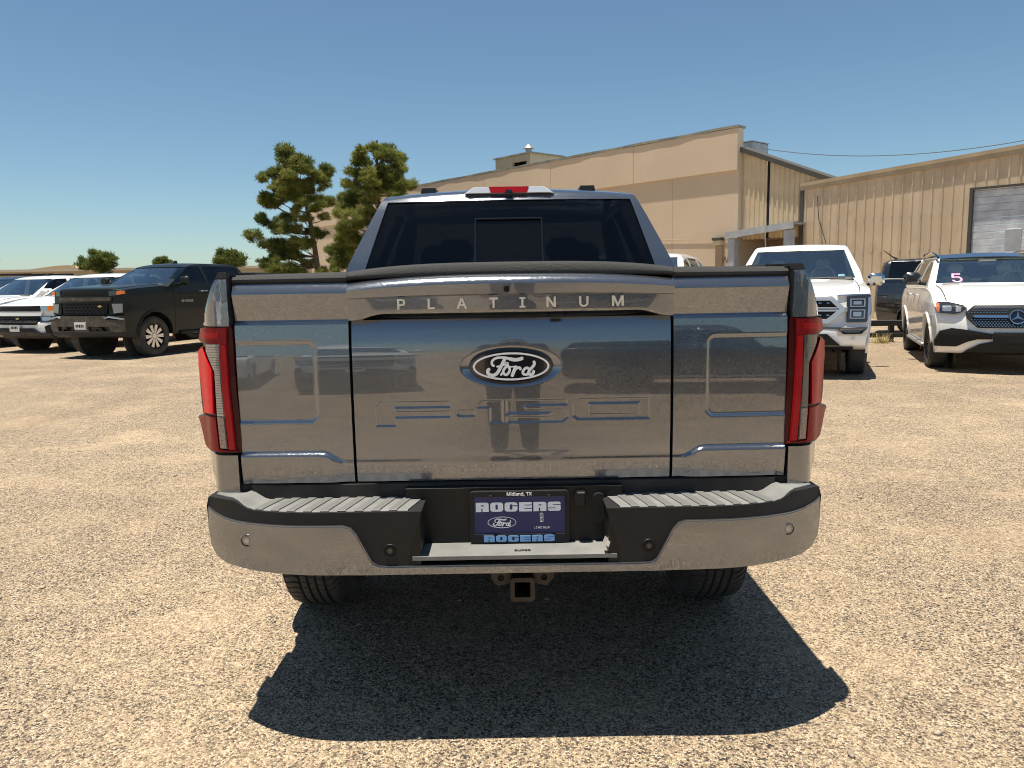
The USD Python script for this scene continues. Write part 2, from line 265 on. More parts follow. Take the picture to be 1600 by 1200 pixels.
# ---------------------------------------------------------------- wheels
def wheel_parts(parent, pos, R=.42, w=.28, rim=.27, style='multi', muddy=False, side=1, name='wheel', tread=False):
    """a wheel with its outer face towards side*x"""
    p = xf(parent, name, pos)
    h = w/2; prof = [(-h*.55, rim*.99), (-h*.86, rim*1.02), (-h, rim+.35*(R-rim)), (-h*.98, rim+.7*(R-rim)), (-h*.80, R-.012), (-h*.6, R), (h*.6, R), (h*.80, R-.012), (h*.98, rim+.7*(R-rim)), (h, rim+.35*(R-rim)), (h*.86, rim*1.02), (h*.55, rim*.99)]
    if tread:
        xs = np.unique(np.r_[np.linspace(-h*.86, h*.86, 73)]); th = np.linspace(0, 2*pi, 541); X, T = np.meshgrid(xs, th, indexing='ij')
        base = R - .014*np.clip((np.abs(X)/h-.55)/.31, 0, 1)**2
        g = np.zeros_like(X)
        for c in (-.052, -.017, .018, .053): g = np.maximum(g, 1-sstep(.0035, .006, np.abs(X-c*h/.14)))
        k = T*66/(2*pi) + .9*np.abs(X)/h + .35*np.sin(X/h*9); fr = np.abs(k-np.round(k)); lat = 1-sstep(.07, .13, fr)
        k2 = T*66/(2*pi) + .5 - 1.1*X/h; lat2 = (1-sstep(.04, .08, np.abs(k2-np.round(k2))))*.6
        g = np.maximum(g, np.where(np.abs(X) > .36*h, lat, lat2))
        r = base - .010*g
        tr = gridmesh(np.stack([X, r*np.cos(T), r*np.sin(T)], -1), True)
        part(p, 'tyre', cat([tr, lathe(prof[:5][:4]+[(-h*.86, R-.012)], 72), lathe([(h*.86, R-.012)]+prof[8:], 72)]), RUBBER, 40)
    else:
        part(p, 'tyre', lathe(prof, 44), RUBBERM if muddy else RUBBER, 40)
    s = side; o = s*h*.62; cut = []
    dish = lathe([(s*(h*.1), .02), (s*(h*.1), rim*.9), (s*(h*.80), rim*.985), (s*h*.84, rim*1.0), (s*h*.55, rim*1.0)][::s], 40)
    part(p, 'rim', dish, ALLOYD if style != 'bright' else ALLOY, 40)
    sp = []
    N, wd, tp = {'split': (10, .055, .075), 'multi': (12, .022, .03), 'bright': (6, .05, .06), 'dark': (10, .02, .03)}[style]
    for k in range(N):
        a = 2*pi*k/N; c = np.array([[.045, -wd*.5], [rim*.95, -tp], [rim*.95, tp], [.045, wd*.5]])
        if style == 'split': c = np.array([[.07, -.02], [rim*.60, -.040], [rim*.93, -.046], [rim*.93, .040], [.07, .02]]) * (1 if k % 2 else .97)
        q = np.c_[c[:, 0]*cos(a)-c[:, 1]*sin(a), c[:, 0]*sin(a)+c[:, 1]*cos(a)]
        sp.append(yz(q, min(o, o+s*.02), max(o, o+s*.02)))
    sp.append(rod((o-s*.02, 0, 0), (o+s*.02, 0, 0), .075, .06, 24))
    for k in range(N): part(p, 'spoke', sp[k], ALLOYD if style == 'dark' else ALLOY)
    part(p, 'hub_cap', sp[-1], ALLOYD if style == 'dark' else ALLOY, 40)
    return p

# ---------------------------------------------------------------- generic vehicle shells
def bodyfun(W, zs, ws, yr, yf, tf=.10, lf=.9, tr=.05, lr=.7, kf=.16, kr=.06, crown=.05, zc=.95, zt=1.42):
    def fn(p):
        u, y, z = p[:, 0], p[:, 1], p[:, 2]
        hw = W*np.interp(z, zs, ws)
        hw = hw*(1-tf*np.clip((y-(yf-lf))/lf, 0, 1)**2.2)*(1-tr*np.clip(((yr+lr)-y)/lr, 0, 1)**2.2)
        a = np.abs(u)
        yy = y - kf*a**2.4*np.clip((y-(yf-lf))/lf, 0, 1) + kr*a**2.4*np.clip(((yr+lr)-y)/lr, 0, 1)
        zz = z - crown*np.clip((a-.55)/.45, 0, 1)**2.2*np.clip((z-zc)/(zt-zc), 0, 1)
        return np.stack([u*hw, yy, zz], -1)
    return fn
def soften(poly, n=2, q=.22):
    """cuts the corners of an outline so that the panels roll over instead of breaking"""
    p = np.array(poly, float)
    for _ in range(n): r = np.roll(p, -1, 0); p = np.stack([p*(1-q)+r*q, p*q+r*(1-q)], 1).reshape(-1, 2)
    return p
def off(poly, d): return Polygon(poly).buffer(d, join_style=2)

def build_vehicle(root, S):
    """S: a dict describing the vehicle; x to its right, y forward, z up"""
    P = S['paint']; fn = bodyfun(**S['fn']); W = S['fn']['W']
    low = yz(soften(S['low']), -1, 1)
    for (ya, za, ra) in S['arches']:
        for s in (-1, 1):
            low -= rod((s*.66, ya, za), (s*1.3, ya, za), ra, ra, 40)
    for yd, z0, z1 in S.get('gaps', ()):
        for s in (-1, 1): low -= box(min(s*.985, s*1.1), max(s*.985, s*1.1), yd-.005, yd+.005, z0, z1)
    for z0, y0, y1 in S.get('creases', ()):
        for s in (-1, 1): low -= box(min(s*.99, s*1.1), max(s*.99, s*1.1), y0, y1, z0-.006, z0+.006)
    low = warp(low, fn, .075)
    if S.get('cut') is not None: low -= S['cut']
    part(root, 'body', low, P, 42)
    g = S['gfn']; gh = soften(S['gh'], 2, .16)
    def gf(d):
        def f(p):
            u, y, z = p[:, 0], p[:, 1], p[:, 2]; a = np.abs(u)
            hw = np.interp(z, g['zs'], g['ws'])-d
            yy = y - g['kf']*a**2*np.clip((y-g['ym'])/(g['yf']-g['ym']), 0, 1) + g['kr']*a**2*np.clip((g['ym']-y)/(g['ym']-g['yr']), 0, 1)
            return np.stack([u*hw, yy, z-g['crown']*a**2.2*np.clip((z-g['zs'][0])/(g['zs'][-1]-g['zs'][0]), 0, 1)], -1)
        return f
    outer = warp(yz(gh, -1, 1), gf(0), .08); inner = warp(yz(off(gh, -.045), -1, 1), gf(.045), .1)
    hollow = outer - inner
    gl = warp(yz(off(gh, -.008), -1, 1), gf(.008), .1) - warp(yz(off(gh, -.014), -1, 1), gf(.014), .1)
    cuts = []
    for nm, kind, poly, mat in S['windows']:
        if kind == 'side':
            for s in (-1, 1): cuts.append((nm, yz(poly, *sorted((s*.35, s*1.5))), mat))
        elif kind == 'front': cuts.append((nm, xz(poly, g['ym']+.25, g['yf']+1.), mat))
        else: cuts.append((nm, xz(poly, g['yr']-1., g['ym']-.25), mat))
    for nm, c, m in cuts: hollow -= c
    cab = part(root, S.get('ghname', 'cab'), hollow, S.get('roofpaint', P), 32)
    for nm, c, m in cuts: part(root, nm, gl ^ c, m, 40)
    for nm, m, mat in S.get('extra', ()): part(root, nm, m, mat, 35)
    for (x, y, R) in S['wheels']:
        for s in (-1, 1):
            wheel_parts(root, (s*x, y, R), R, S.get('tw', .28), S.get('rim', R*.62), S['wstyle'], S.get('muddy', False), s)
    seats = S.get('seats', [])
    for k, (x, y, zb, zt, wd) in enumerate(seats):
        hs = [bbox(x-wd, x+wd, y-.09, y+.07, zb, zt-.2, .06), bbox(x-wd*.5, x+wd*.5, y-.09, y+.03, zt-.17, zt, .05), rod((x-wd*.25, y, zt-.25), (x-wd*.25, y, zt-.1), .012), rod((x+wd*.25, y, zt-.25), (x+wd*.25, y, zt-.1), .012)]
        part(root, 'seat', union(hs), S.get('seatm', SEATG), 40)
    if 'dash' in S:
        y0, y1, zb, hwd = S['dash']
        part(root, 'dashboard', bbox(-hwd, hwd, y0, y1, zb-.1, zb+.05, .04), DASH)
        part(root, 'steering_wheel', shift((lambda t: (arr(t)[0]@np.array([[0, 0, 1.], [0, 1, 0], [1, 0, 0]])@np.array([[1, 0, 0], [0, .35, .94], [0, -.94, .35]]).T, arr(t)[1]))(tube([(0, .18*cos(a), .18*sin(a)) for a in np.linspace(0, 2*pi, 25)], .015)), (-.38, y0-.18, zb+.06)), DASH, True)
    if 'mirror' in S:
        y, z, x, mm = S['mirror']
        for s in (-1, 1):
            ms = [bbox(*sorted((s*x, s*(x+.25))), y-.05, y+.07, z, z+.2, .05)]
            part(root, 'mirror', union(ms), mm, 40)
            part(root, 'mirror_arm', union([rod((s*(x-.14), y, z+.0), (s*(x+.04), y, z+.03), .03, .03)]), PLAST2)
    fl = S.get('flare')
    if fl:
        for (ya, za, ra) in S['arches']:
            for s in (-1, 1):
                a = np.linspace(-.12, pi+.12, 30); pts = np.stack([np.full(30, s*1.0), ya+(ra+.015)*np.cos(a), za+(ra+.015)*np.sin(a)], -1)
                q = fn(pts); q[:, 0] += s*.004
                part(root, 'wheel_arch_lip', tube(q, fl[1], 6), fl[0], 50)
                aw = [rod((s*.63, ya, za), (s*.655, ya, za), ra*1.01, ra*1.01, 32)]
                part(root, 'wheel_well', union(aw), UNDER)
    return fn

# ---------------------------------------------------------------- the big grey pickup, seen from behind
TY = 2.55
T = thing('pickup_truck', 'large dark grey pickup seen from behind in the middle, embossed tailgate and blue dealer plate', 'pickup truck', (0, TY, 0))
def f150_spec(P, bed=True):
    low = [(0.06, .62), (0.06, 1.44), (1.86, 1.46), (4.15, 1.46), (4.3, 1.44), (4.8, 1.40), (5.35, 1.33), (5.56, 1.27), (5.62, 1.20), (5.66, 1.0), (5.68, .83), (5.72, .76), (5.77, .74), (5.78, .60), (5.72, .49), (5.5, .42), (5.2, .40), (1.6, .42), (.2, .55)]
    if not bed: low = [(1.80, .42), (1.80, 1.46)] + low[3:-2] + [(1.81, .42)]
    return dict(paint=P, low=low, arches=[(4.80, .42, .50)] + ([(1.02, .42, .50)] if bed else []), fn=dict(W=1.045, zs=[.4, .55, .8, 1.0, 1.25, 1.46], ws=[.95, .975, .99, 1.0, .99, .945], yr=0., yf=5.78, tf=.06, kf=.13, lf=.7, crown=.05, zc=1.1),
        gh=[(1.78, 1.38), (1.80, 1.58), (2.0, 1.95), (2.06, 2.03), (2.25, 2.062), (2.9, 2.07), (3.30, 2.05), (3.5, 1.99), (4.34, 1.42), (4.34, 1.36)],
        gfn=dict(zs=[1.38, 1.6, 1.9, 2.02, 2.07], ws=[.985, .93, .80, .745, .70], kf=.16, kr=.06, ym=2.9, yf=4.3, yr=1.8, crown=.03),
        windows=[('windshield', 'front', [(-.86, 1.47), (.86, 1.47), (.70, 1.94), (-.70, 1.94)], SHIELD), ('rear_window', 'rear', [(-.845, 1.50), (.845, 1.50), (.712, 1.972), (-.712, 1.972)], TINT),
                 ('side_window', 'side', [(3.0, 1.50), (4.0, 1.50), (3.92, 1.60), (3.45, 1.92), (3.0, 1.95)], TINTS), ('side_window', 'side', [(1.98, 1.50), (2.88, 1.50), (2.88, 1.95), (2.15, 1.93)], TINTS)],
        gaps=[(4.05, .55, 1.46), (2.95, .5, 1.46), (1.88, .5, 1.46)], wheels=[(.88, 4.80, .42)] + ([(.88, 1.02, .42)] if bed else []), wstyle='multi', rim=.28,
        seats=[(-.38, 2.95, 1.3, 1.80, .25), (.38, 2.95, 1.3, 1.80, .25), (-.4, 2.1, 1.3, 1.72, .26), (.4, 2.1, 1.3, 1.72, .26)], dash=(3.75, 4.25, 1.44, .84), mirror=(3.85, 1.34, 1.06, CHROME), flare=(P, .016))
S = f150_spec(GREY, bed=False); S['fn']['yr'] = -2.; S['seatm'] = SEATB
mainfn = build_vehicle(T, S)
for s in (-1, 1): wheel_parts(T, (s*.885, 1.02, .42), .42, .285, .27, 'multi', False, s, tread=True)

# box sides and floor
def side_x(z): return np.interp(z, [.45, .62, .76, .80, .95, 1.15, 1.38, 1.48, 1.53], [.96, 1.00, 1.015, 1.025, 1.038, 1.045, 1.03, .992, .962])
zz = np.array([.52, .62, .76, .80, .95, 1.15, 1.30, 1.38, 1.44, 1.48, 1.52])
poly = [(side_x(z), z) for z in zz] + [(.86, 1.52), (.82, 1.42), (.82, .92), (.80, .86), (.80, .62)]
for s in (1, -1):
    b = xz(poly, .075, 1.775) - rod((.7, 1.02, .42), (1.3, 1.02, .42), .505, .505, 48)
    part(T, 'bed_side', b if s > 0 else mir(b), GREY, 30)
    c = xz([(.965, 1.518), (.95, 1.545), (.865, 1.545), (.855, 1.518)], .08, 1.77)
    part(T, 'bed_rail_cap', c if s > 0 else mir(c), CAPM)
    a = np.linspace(-.05, pi+.05, 40); q = np.stack([side_x(.42+.51*np.sin(a))+.004, 1.02+.51*np.cos(a), .42+.51*np.sin(a)], -1); q[:, 0] *= s
    part(T, 'wheel_arch_lip', tube(q, .018, 8), GREY, 50)
    part(T, 'wheel_well', rod((s*.66, 1.02, .42), (s*.69, 1.02, .42), .52, .52, 40) ^ box(-2, 2, -2, 4, .56, 2), UNDER)
part(T, 'bed_floor', union([box(-.815, .815, .06, 1.77, .86, .90), box(-.9, .9, 1.73, 1.775, .62, 1.50)]), PLASTIC)
part(T, 'chassis', union([box(-.55, -.45, .1, 5.2, .50, .64), box(.45, .55, .1, 5.2, .50, .64), rod((-.85, 1.02, .42), (.85, 1.02, .42), .05), ball((.05, 1.02, .42), .16), box(-.6, .6, .12, .2, .52, .64), box(-.7, .7, .15, 1.75, .64, .85), box(-.88, .88, -.03, .2, .64, .832),
    rod((.30, .15, .50), (.30, 2.2, .48), .05), box(.40, .52, .45, 1.7, .40, .44), box(-.52, -.40, .45, 1.7, .40, .44), box(-.65, .65, 2.2, 5.2, .36, .6)]), UNDER)
part(T, 'spare_tyre', shift((arr(lathe([(-.1, .2), (-.13, .28), (-.1, .37), (.1, .37), (.13, .28), (.1, .2)], 40))[0][:, [1, 2, 0]], arr(lathe([(-.1, .2), (-.13, .28), (-.1, .37), (.1, .37), (.13, .28), (.1, .2)], 40))[1]), (0, .75, .56)), RUBBER, 40)

# tailgate panels: height field y(x, z)
from scipy.interpolate import PchipInterpolator
MAINZ = PchipInterpolator([.820, .835, .88, .915, .96, 1.05, 1.13, 1.20, 1.26, 1.30, 1.33, 1.36, 1.385], [-.016, -.0185, -.0240, -.0280, -.0300, -.0312, -.0312, -.0308, -.0296, -.0275, -.0240, -.0190, -.0120])
k = .000697
def fp_(pts): return [((x-798)*k, 1.111-(y-415)*k*.99) for x, y in pts]
LET = [fp_([(145, 535), (145, 440), (168, 415), (500, 415), (500, 447), (240, 447), (240, 463), (500, 463), (500, 495), (240, 495), (240, 535)]), fp_([(533, 460), (620, 460), (620, 493), (545, 493), (533, 482)]),
       fp_([(632, 452), (632, 436), (656, 415), (752, 415), (752, 525), (690, 525), (690, 452)]), fp_([(770, 415), (1060, 415), (1060, 444), (866, 444), (858, 453), (866, 462), (1042, 462), (1064, 480), (1064, 506), (1036, 527), (770, 527), (770, 497), (975, 497), (975, 482), (770, 482)])]
LET0 = Polygon(fp_([(1087, 440), (1112, 413), (1452, 413), (1452, 517), (1112, 517), (1087, 500)]), [fp_([(1165, 440), (1400, 440), (1400, 489), (1165, 489)])])
LETS = shapely.union_all([Polygon(p) for p in LET] + [LET0])
def sd_rr(x, z, cx, cz, hx, hz, r):
    qx, qz = np.abs(x-cx)-hx+r, np.abs(z-cz)-hz+r
    return np.hypot(np.maximum(qx, 0), np.maximum(qz, 0))+np.minimum(np.maximum(qx, qz), 0)-r
def tail_y(X, Z):
    y = MAINZ(np.clip(Z, .82, 1.385))
    a = np.abs(X); out = a > .535
    # upper block of the outer panels, with the crease beneath it
    ym_ = np.where(Z > 1.27, -.0292+(Z-1.27)*.066, y); ym_ = np.where(Z > 1.372, -.02247+(Z-1.372)*.9, ym_)
    yo = np.where(Z > 1.386, -.010 - .030*np.clip((Z-1.386)/.115, 0, 1), ym_)
    yo = np.where(Z > 1.472, -.0324+.026*np.clip((Z-1.472)/.04, 0, 1)**1.25, yo)
    y = np.where(out, yo, y)
    # pockets
    d = sd_rr(a, Z, .80, 1.180, .155, .136, .03)
    y = y + np.where(out, .0038*(1-sstep(-.010, .002, d)), 0)
    # lower shelf
    zs_ = .915 + .029*sstep(.565, .64, a)
    stp = .0025 + .0105*sstep(.56, .62, a)
    y = y - stp*sstep(-.002, .012, zs_-Z)
    # badge dish
    e = np.hypot((X+.002)/.168, (Z-1.223)/.066)
    y = y + np.where(e < 1, .009*np.clip((1-e)/.21, 0, 1), 0)
    # stamped characters
    m = (a < .50) & (Z > 1.015) & (Z < 1.125)
    if m.any():
        pts = shapely.points(X[m], Z[m]); dd = shapely.distance(pts, LETS.boundary); dd = np.where(shapely.contains(LETS, pts), -dd, dd)
        y[m] += .0045*(1-sstep(-.0035, .0015, dd))
    # soft vertical bow so that the panel is not ruler flat
    return y + .012*(X/.92)**2 + .0012*np.sin(3*X+1)*sstep(.9, 1.1, Z)
def panel(x0, x1, z0, z1, dx, zlines, fl=.03):
    xs = np.linspace(x0, x1, int(round((x1-x0)/dx))+1); zs_ = np.array(zlines)
    X, Z = np.meshgrid(xs, zs_, indexing='ij'); Y = tail_y(X, Z); P = np.stack([X, Y, Z], -1)
    def rim(P, ax):
        a, b = (P[:1], P[-1:]) if ax == 0 else (P[:, :1], P[:, -1:]); a, b = a.copy(), b.copy(); a[..., 1] += fl; b[..., 1] += fl
        return np.concatenate([a, P, b], ax)
    return gridmesh(rim(rim(P, 0), 1))
zfine = np.unique(np.r_[np.arange(.8385, 1.02, .006), np.arange(1.02, 1.122, .0018), np.arange(1.122, 1.40, .005)])
part(T, 'tailgate', panel(-.526, .526, .838, 1.40, .0025, zfine[zfine < 1.383]), GREY, 40)
zo = np.unique(np.r_[np.arange(.8385, 1.36, .004), np.arange(1.36, 1.40, .002), np.arange(1.40, 1.516, .004), 1.516])
part(T, 'tailgate_side_panel', panel(-.912, -.5355, 0, 0, .004, zo), GREY, 40)
part(T, 'tailgate_side_panel', panel(.5355, .912, 0, 0, .004, zo), GREY, 40)
# the centre spoiler with the lettering
def spo(x):
    a = np.abs(x); t = sstep(.42, .53, a)   # towards the ends the ledge grows downwards
    return t
xs = np.linspace(-.528, .528, 161); rows = []
cz = lambda x: -.023*(np.abs(x)/.53)**2.8   # the top edge bows
for x in xs:
    t = spo(x); c = cz(x); zb = 1.403-.020*sstep(.41, .52, abs(x)); w = .05*(x/.53)**2*.3
    ins = .010*(1-sstep(.385, .41, abs(x)))
    rows.append([(x, .02+w, 1.53+c), (x, -.035+w, 1.528+c), (x, -.052+w, 1.525+c), (x, -.068+w, 1.517+c), (x, -.079+w, 1.505+c), (x, -.083+w, 1.495+c*.8), (x, -.080+w, 1.472+c*.5), (x, -.0785+w, 1.463+c*.4), (x, -.0735+w+.005*(1-t)+ins*.0, 1.458+c*.3), (x, -.071+w+.003*(1-t), 1.440+c*.2), (x, -.066+w, zb+.008), (x, -.061+w, zb), (x, -.02+w, zb-.004), (x, .012+w, zb-.012), (x, .02+w, zb-.03)])
sp = np.array(rows); sp = np.concatenate([np.r_[sp[:1]]*[1, 1, 1]+[0, 0, 0], sp], 0); sp[0, :, 1] = .03; sp = np.concatenate([sp, sp[-1:]], 0); sp[-1, :, 1] = .03
part(T, 'tailgate_spoiler', gridmesh(sp, True), GREY, 25)
# black caps along the top
def cap(x0, x1, zt, zb, n=60, dy=0.):
    R = []
    for x in np.linspace(x0, x1, n):
        t, b = zt(x), zb(x); w = .012*(x/.92)**2+dy
        R.append([(x, .05, b-.01), (x, -.036+w, b-.006), (x, -.043+w, b), (x, -.044+w, b+.3*(t-b)), (x, -.036+w, t-.008), (x, -.026+w, t), (x, .03, t), (x, .06, t-.015)])
    R = np.array(R); e0, e1 = R[:1].copy(), R[-1:].copy(); e0[..., 1] = .05; e1[..., 1] = .05
    return gridmesh(np.concatenate([e0, R, e1], 0), True)
part(T, 'tailgate_cap', cap(-.530, .530, lambda x: 1.5645-.025*(abs(x)/.53)**3.2, lambda x: 1.526-.006*(abs(x)/.53)**2), CAPM, 40)
for s in (-1, 1): part(T, 'tailgate_side_cap', cap(*sorted((s*.536, s*.914)), lambda x: 1.541-.006*(abs(x)-.53)/.4, lambda x: 1.513, dy=.026), CAPM, 40)
# dark gaps between the panels
for s in (-1, 1): part(T, 'corner_filler', box(*sorted((s*.895, s*.96)), .035, .10, .80, 1.50), VOID)
for x in (-.5308, .5308, -.9165, .9165): part(T, 'panel_gap', box(x-.012, x+.012, .005, .03, .83, 1.535), VOID)
part(T, 'tailgate_core', union([box(-.90, .90, .012, .055, .842, 1.37), box(-.52, .52, .022, .06, 1.36, 1.52)]), VOID)
for ch, cx in zip('PLATINUM', (-.352, -.255, -.157, -.055, .038, .130, .235, .345)):
    part(T, 'letter', shift(text_xz(ch, .0315, .006, True, 1.12), (cx, -.069+.015*(cx/.53)**2, 1.4335)), NICKEL)
part(T, 'camera_lens', union([rod((-.012, -.078, 1.478), (-.012, -.086, 1.477), .011, .010, 20)]), LBLACK)
part(T, 'latch_button', bbox(.13, .17, -.06, -.045, 1.384, 1.398, .004), PLAST2)
# oval badge
by = float(tail_y(np.array([-.002]), np.array([1.223]))[0])
bd = part(T, 'badge', xz(ell(-.002, 1.223, .1345, .0525), by-.012, by+.004), LBLACK, 40)
part(bd, 'badge_ring', xz(ell(-.002, 1.223, .1265, .0465).difference(ell(-.002, 1.223, .1195, .0400)), by-.0135, by-.011), LWHITE)
part(bd, 'badge_script', xz(affinity.translate(script_word(.0525), -.002, 1.223), by-.0135, by-.011), LWHITE)

# body corners around the lamps
def corner_warp(p):
    a = np.abs(p[:, 0]); q = p.copy(); dy = np.clip((a-.945)/.085, 0, 2)**3*.07; q[:, 1] += dy; q[:, 0] *= 1+np.maximum(0, dy-.06)/2.6; return q
up = Polygon([(.922, 1.370), (.922, 1.522), (.958, 1.522), (.972, 1.500), (.992, 1.455), (1.031, 1.372)])
lo = Polygon([(.922, .938), (1.036, .938), (1.034, .88), (1.026, .84), (1.008, .80), (.99, .785), (.922, .785)])
cc = Polygon([(.922, 1.524), (.922, 1.545), (.948, 1.545), (.960, 1.524)])
for s in (-1, 1):
    for nm, pl, y0, mt in (('box_corner', up, -.035, GREY), ('box_corner', lo, -.030, GREY), ('box_corner_cap', cc, -.030, CAPM)):
        m = warp(xz(pl, y0, .11), corner_warp, .012); part(T, nm, m if s > 0 else mir(m), mt, 35)
# tail lamps
def lp(pts): # pixels of the lamp outline to metres (right-hand lamp; the left one is its mirror)
    out = []
    for cx, cy in pts:
        px, py = 300+.1916*cx, 490+.1916*cy
        d = fw+(px-800)/1200*cr+(600-py)/1200*cu; w = np.array([0, 0, CAMH])+d*((TY+.03*np.clip((345-px)/30, 0, 1))/d[1]); out.append((-w[0], w[2]))
    return Polygon(out).buffer(0)
whole = lp([(140, 98), (338, 98), (348, 130), (372, 500), (418, 1000), (420, 1122), (140, 1114), (112, 1080), (75, 900), (60, 872), (65, 850), (100, 845), (85, 740), (60, 420), (55, 310), (75, 275), (100, 262), (95, 240), (70, 225), (64, 200), (78, 122)])
strips = [('lamp_top', lp([(80, 118), (312, 108), (312, 246), (182, 240), (68, 216)]), -.036, REDD), ('lamp_reflector', lp([(108, 150), (252, 150), (252, 200), (105, 203)]), -.040, REDL),
          ('reverse_lamp', lp([(132, 246), (246, 246), (264, 560), (290, 828), (226, 828), (207, 470), (132, 300)]), -.030, CLEARL), ('reverse_lamp', lp([(229, 832), (291, 832), (317, 1088), (256, 1084)]), -.034, REFL),
          ('brake_strip', lp([(252, 244), (306, 244), (330, 600), (385, 1095), (330, 1095), (296, 830), (268, 560)]), -.036, REDL),
          ('brake_lens', lp([(64, 305), (98, 268), (196, 462), (205, 806), (108, 808), (88, 600), (66, 420)]), -.036, REDG), ('lamp_base', lp([(66, 856), (104, 842), (112, 818), (222, 832), (252, 1092), (330, 1100), (384, 1098), (410, 1112), (140, 1106), (116, 1076), (80, 900)]), -.034, REDD)]
def lamp_warp(p):
    a = np.abs(p[:, 0]); q = p.copy(); dy = np.clip((a-.955)/.09, 0, 2)**2.5*.065; q[:, 1] += dy; q[:, 0] *= 1+np.maximum(0, dy-.048)/2.6; return q
for s in (-1, 1):
    m = warp(xz(whole, -.024, .12), lamp_warp, .012); L_ = part(T, 'tail_lamp', m if s > 0 else mir(m), REDB, 35)
    for nm, pl, y0, mt in strips:
        pl2 = pl.buffer(-.002, 2)
        m = union([xz(pl, y0+.004, y0+.035), xz(pl2, y0, y0+.01)])
        m = warp(m, lamp_warp, .012)
        if s > 0 and nm == 'brake_lens': mt = REDL
        if s > 0 and nm == 'reverse_lamp' and mt is CLEARL: mt = CLEARD
        part(L_, nm, m if s > 0 else mir(m), mt, 35)
    rl = strips[2][1].buffer(-.003)
    for z in np.arange(1.08, 1.31, .0085):
        g = rl.intersection(sbox(.8, z, 1.2, z+.0016))
        if not g.is_empty:
            m = warp(xz(g, -.0325, -.028), lamp_warp, .02); part(L_, 'lens_rib', m if s > 0 else mir(m), CLEARD)

# bumper
def bplan(x): return .150*(np.clip(np.abs(x)-.60, 0, None)/.42)**2.3
def bw(p): q = p.copy(); q[:, 1] += bplan(p[:, 0])*np.clip(1-(p[:, 1]+.2)/.30, 0, 1) ; return q
skin = [(-1.031, .768), (-1.005, .757), (-.955, .745), (-.90, .741), (-.545, .741), (-.520, .733), (-.502, .712), (-.455, .618), (-.435, .606), (-.40, .603), (.0, .603), (0, .576), (-.45, .576), (-.72, .580), (-.86, .583), (-.955, .588), (-1.000, .603), (-1.024, .635), (-1.033, .70)]
skin = Polygon(skin).buffer(.012).buffer(-.012); skin = skin.union(affinity.scale(skin, -1, 1, origin=(0, 0))).buffer(.001)
def skinw(p):
    q = p.copy(); z = p[:, 2]; q[:, 1] += np.where(z < .64, ((.64-z)/.06)**2*.004, 0) - .004*np.sin(np.clip((z-.60)/.15, 0, 1)*pi)
    return bw(q)
bp_ = part(T, 'bumper', warp(union([xz(skin, -.196, -.10), xz(skin.buffer(-.004), -.200, -.19)]), skinw, .022), GREY, 35)
outer = Polygon([(-1.028, .768), (-1.028, .793), (-1.012, .803), (-.91, .806), (-.865, .786), (-.84, .782), (-.295, .782), (-.295, .780), (-.338, .625), (-.338, .60), (0, .59), (0, .582), (-.6, .584), (-.94, .596), (-1.01, .625)])
outer = outer.union(affinity.scale(outer, -1, 1, origin=(0, 0))).buffer(.001)
core = warp(union([xz(outer, -.188, .02)]), bw, .03)
part(T, 'bumper_core', core, PLASTIC, 30)
for s in (-1, 1): part(T, 'bumper_end', (lambda m: m if s > 0 else mir(m))(warp(xz([(1.0, .61), (1.030, .66), (1.034, .77), (1.026, .80), (.97, .81), (.96, .61)], -.04, .42), lambda p: np.c_[p[:, 0]-.012*np.clip(p[:, 1]-.1, 0, 1), p[:, 1], p[:, 2]], .04)), PLASTIC, 35)
part(T, 'plate_recess', union([box(-.36, .36, -.062, -.02, .60, .822), box(-.93, .93, -.02, .0, .79, .835)]), PLAST2)
# step pads with ribs
for s in (-1, 1):
    def pad(m): return m if s < 0 else mir(m)
    prof = lambda x: .786 + .030*sstep(-.855, -.915, np.array(x))
    def slab(x0, x1, dz, sk=.0, y0=-.180, y1=-.030, n=12):
        xs_ = np.linspace(x0, x1, n); R = []
        for x in xs_:
            z = float(prof(x))+dz; b = float(bplan(x)); R.append([(x, y0+b*.95, z-.014), (x-.0, y0+b*.95, z-.003), (x+.003*0, y0+.004+b*.95, z), (x+sk, y1+b*.2, z), (x+sk, y1+b*.2, z-.014)])
        R = np.array(R); return gridmesh(R, True)
    def closed(m): v, f = m; return m
    xsr = np.linspace(-.862, -.335, 10)
    base = slab(-.915, -.338, 0, .035, n=40)
    ps = part(T, 'step_pad', move(base, lambda v: v*[1 if s < 0 else -1, 1, 1]) if s < 0 else (lambda a: (a[0]*[-1, 1, 1], a[1][:, ::-1]))(arr(base)), PADM, 35)
    for i in range(9):
        a = -.835+i*.0545; rb = slab(a, a+.027, .0035, .035, n=4, y0=-.183)
        R = np.array(rb[0]).reshape(4, 5, 3); lft = R[:1].copy(); lft[..., 2] -= .006; rgt = R[-1:].copy(); rgt[..., 2] -= .006
        rb = gridmesh(np.concatenate([lft, R, rgt], 0), True)
        part(ps, 'rib', arr(rb) if s < 0 else (arr(rb)[0]*[-1, 1, 1], arr(rb)[1][:, ::-1]), RIBM)
    endp = slab(-1.0, -.918, -.006, .02, y0=-.16, n=8)
    part(ps, 'pad_end', arr(endp) if s < 0 else (arr(endp)[0]*[-1, 1, 1], arr(endp)[1][:, ::-1]), PADM, 35)
    # recess cheek
    ck = union([box(-.338, -.300, -.186, -.03, .60, .776)])
    part(T, 'recess_cheek', pad(ck), PLAST2)
lows = xz([(-.33, .620), (.33, .620), (.33, .633), (-.33, .633)], -.190, -.06).warp_batch(lambda p: np.ascontiguousarray(np.c_[np.array(p)[:, 0]*(1-.11*np.clip((np.array(p)[:, 1]+.2)/.14, 0, 1)), np.array(p)[:, 1:]]))
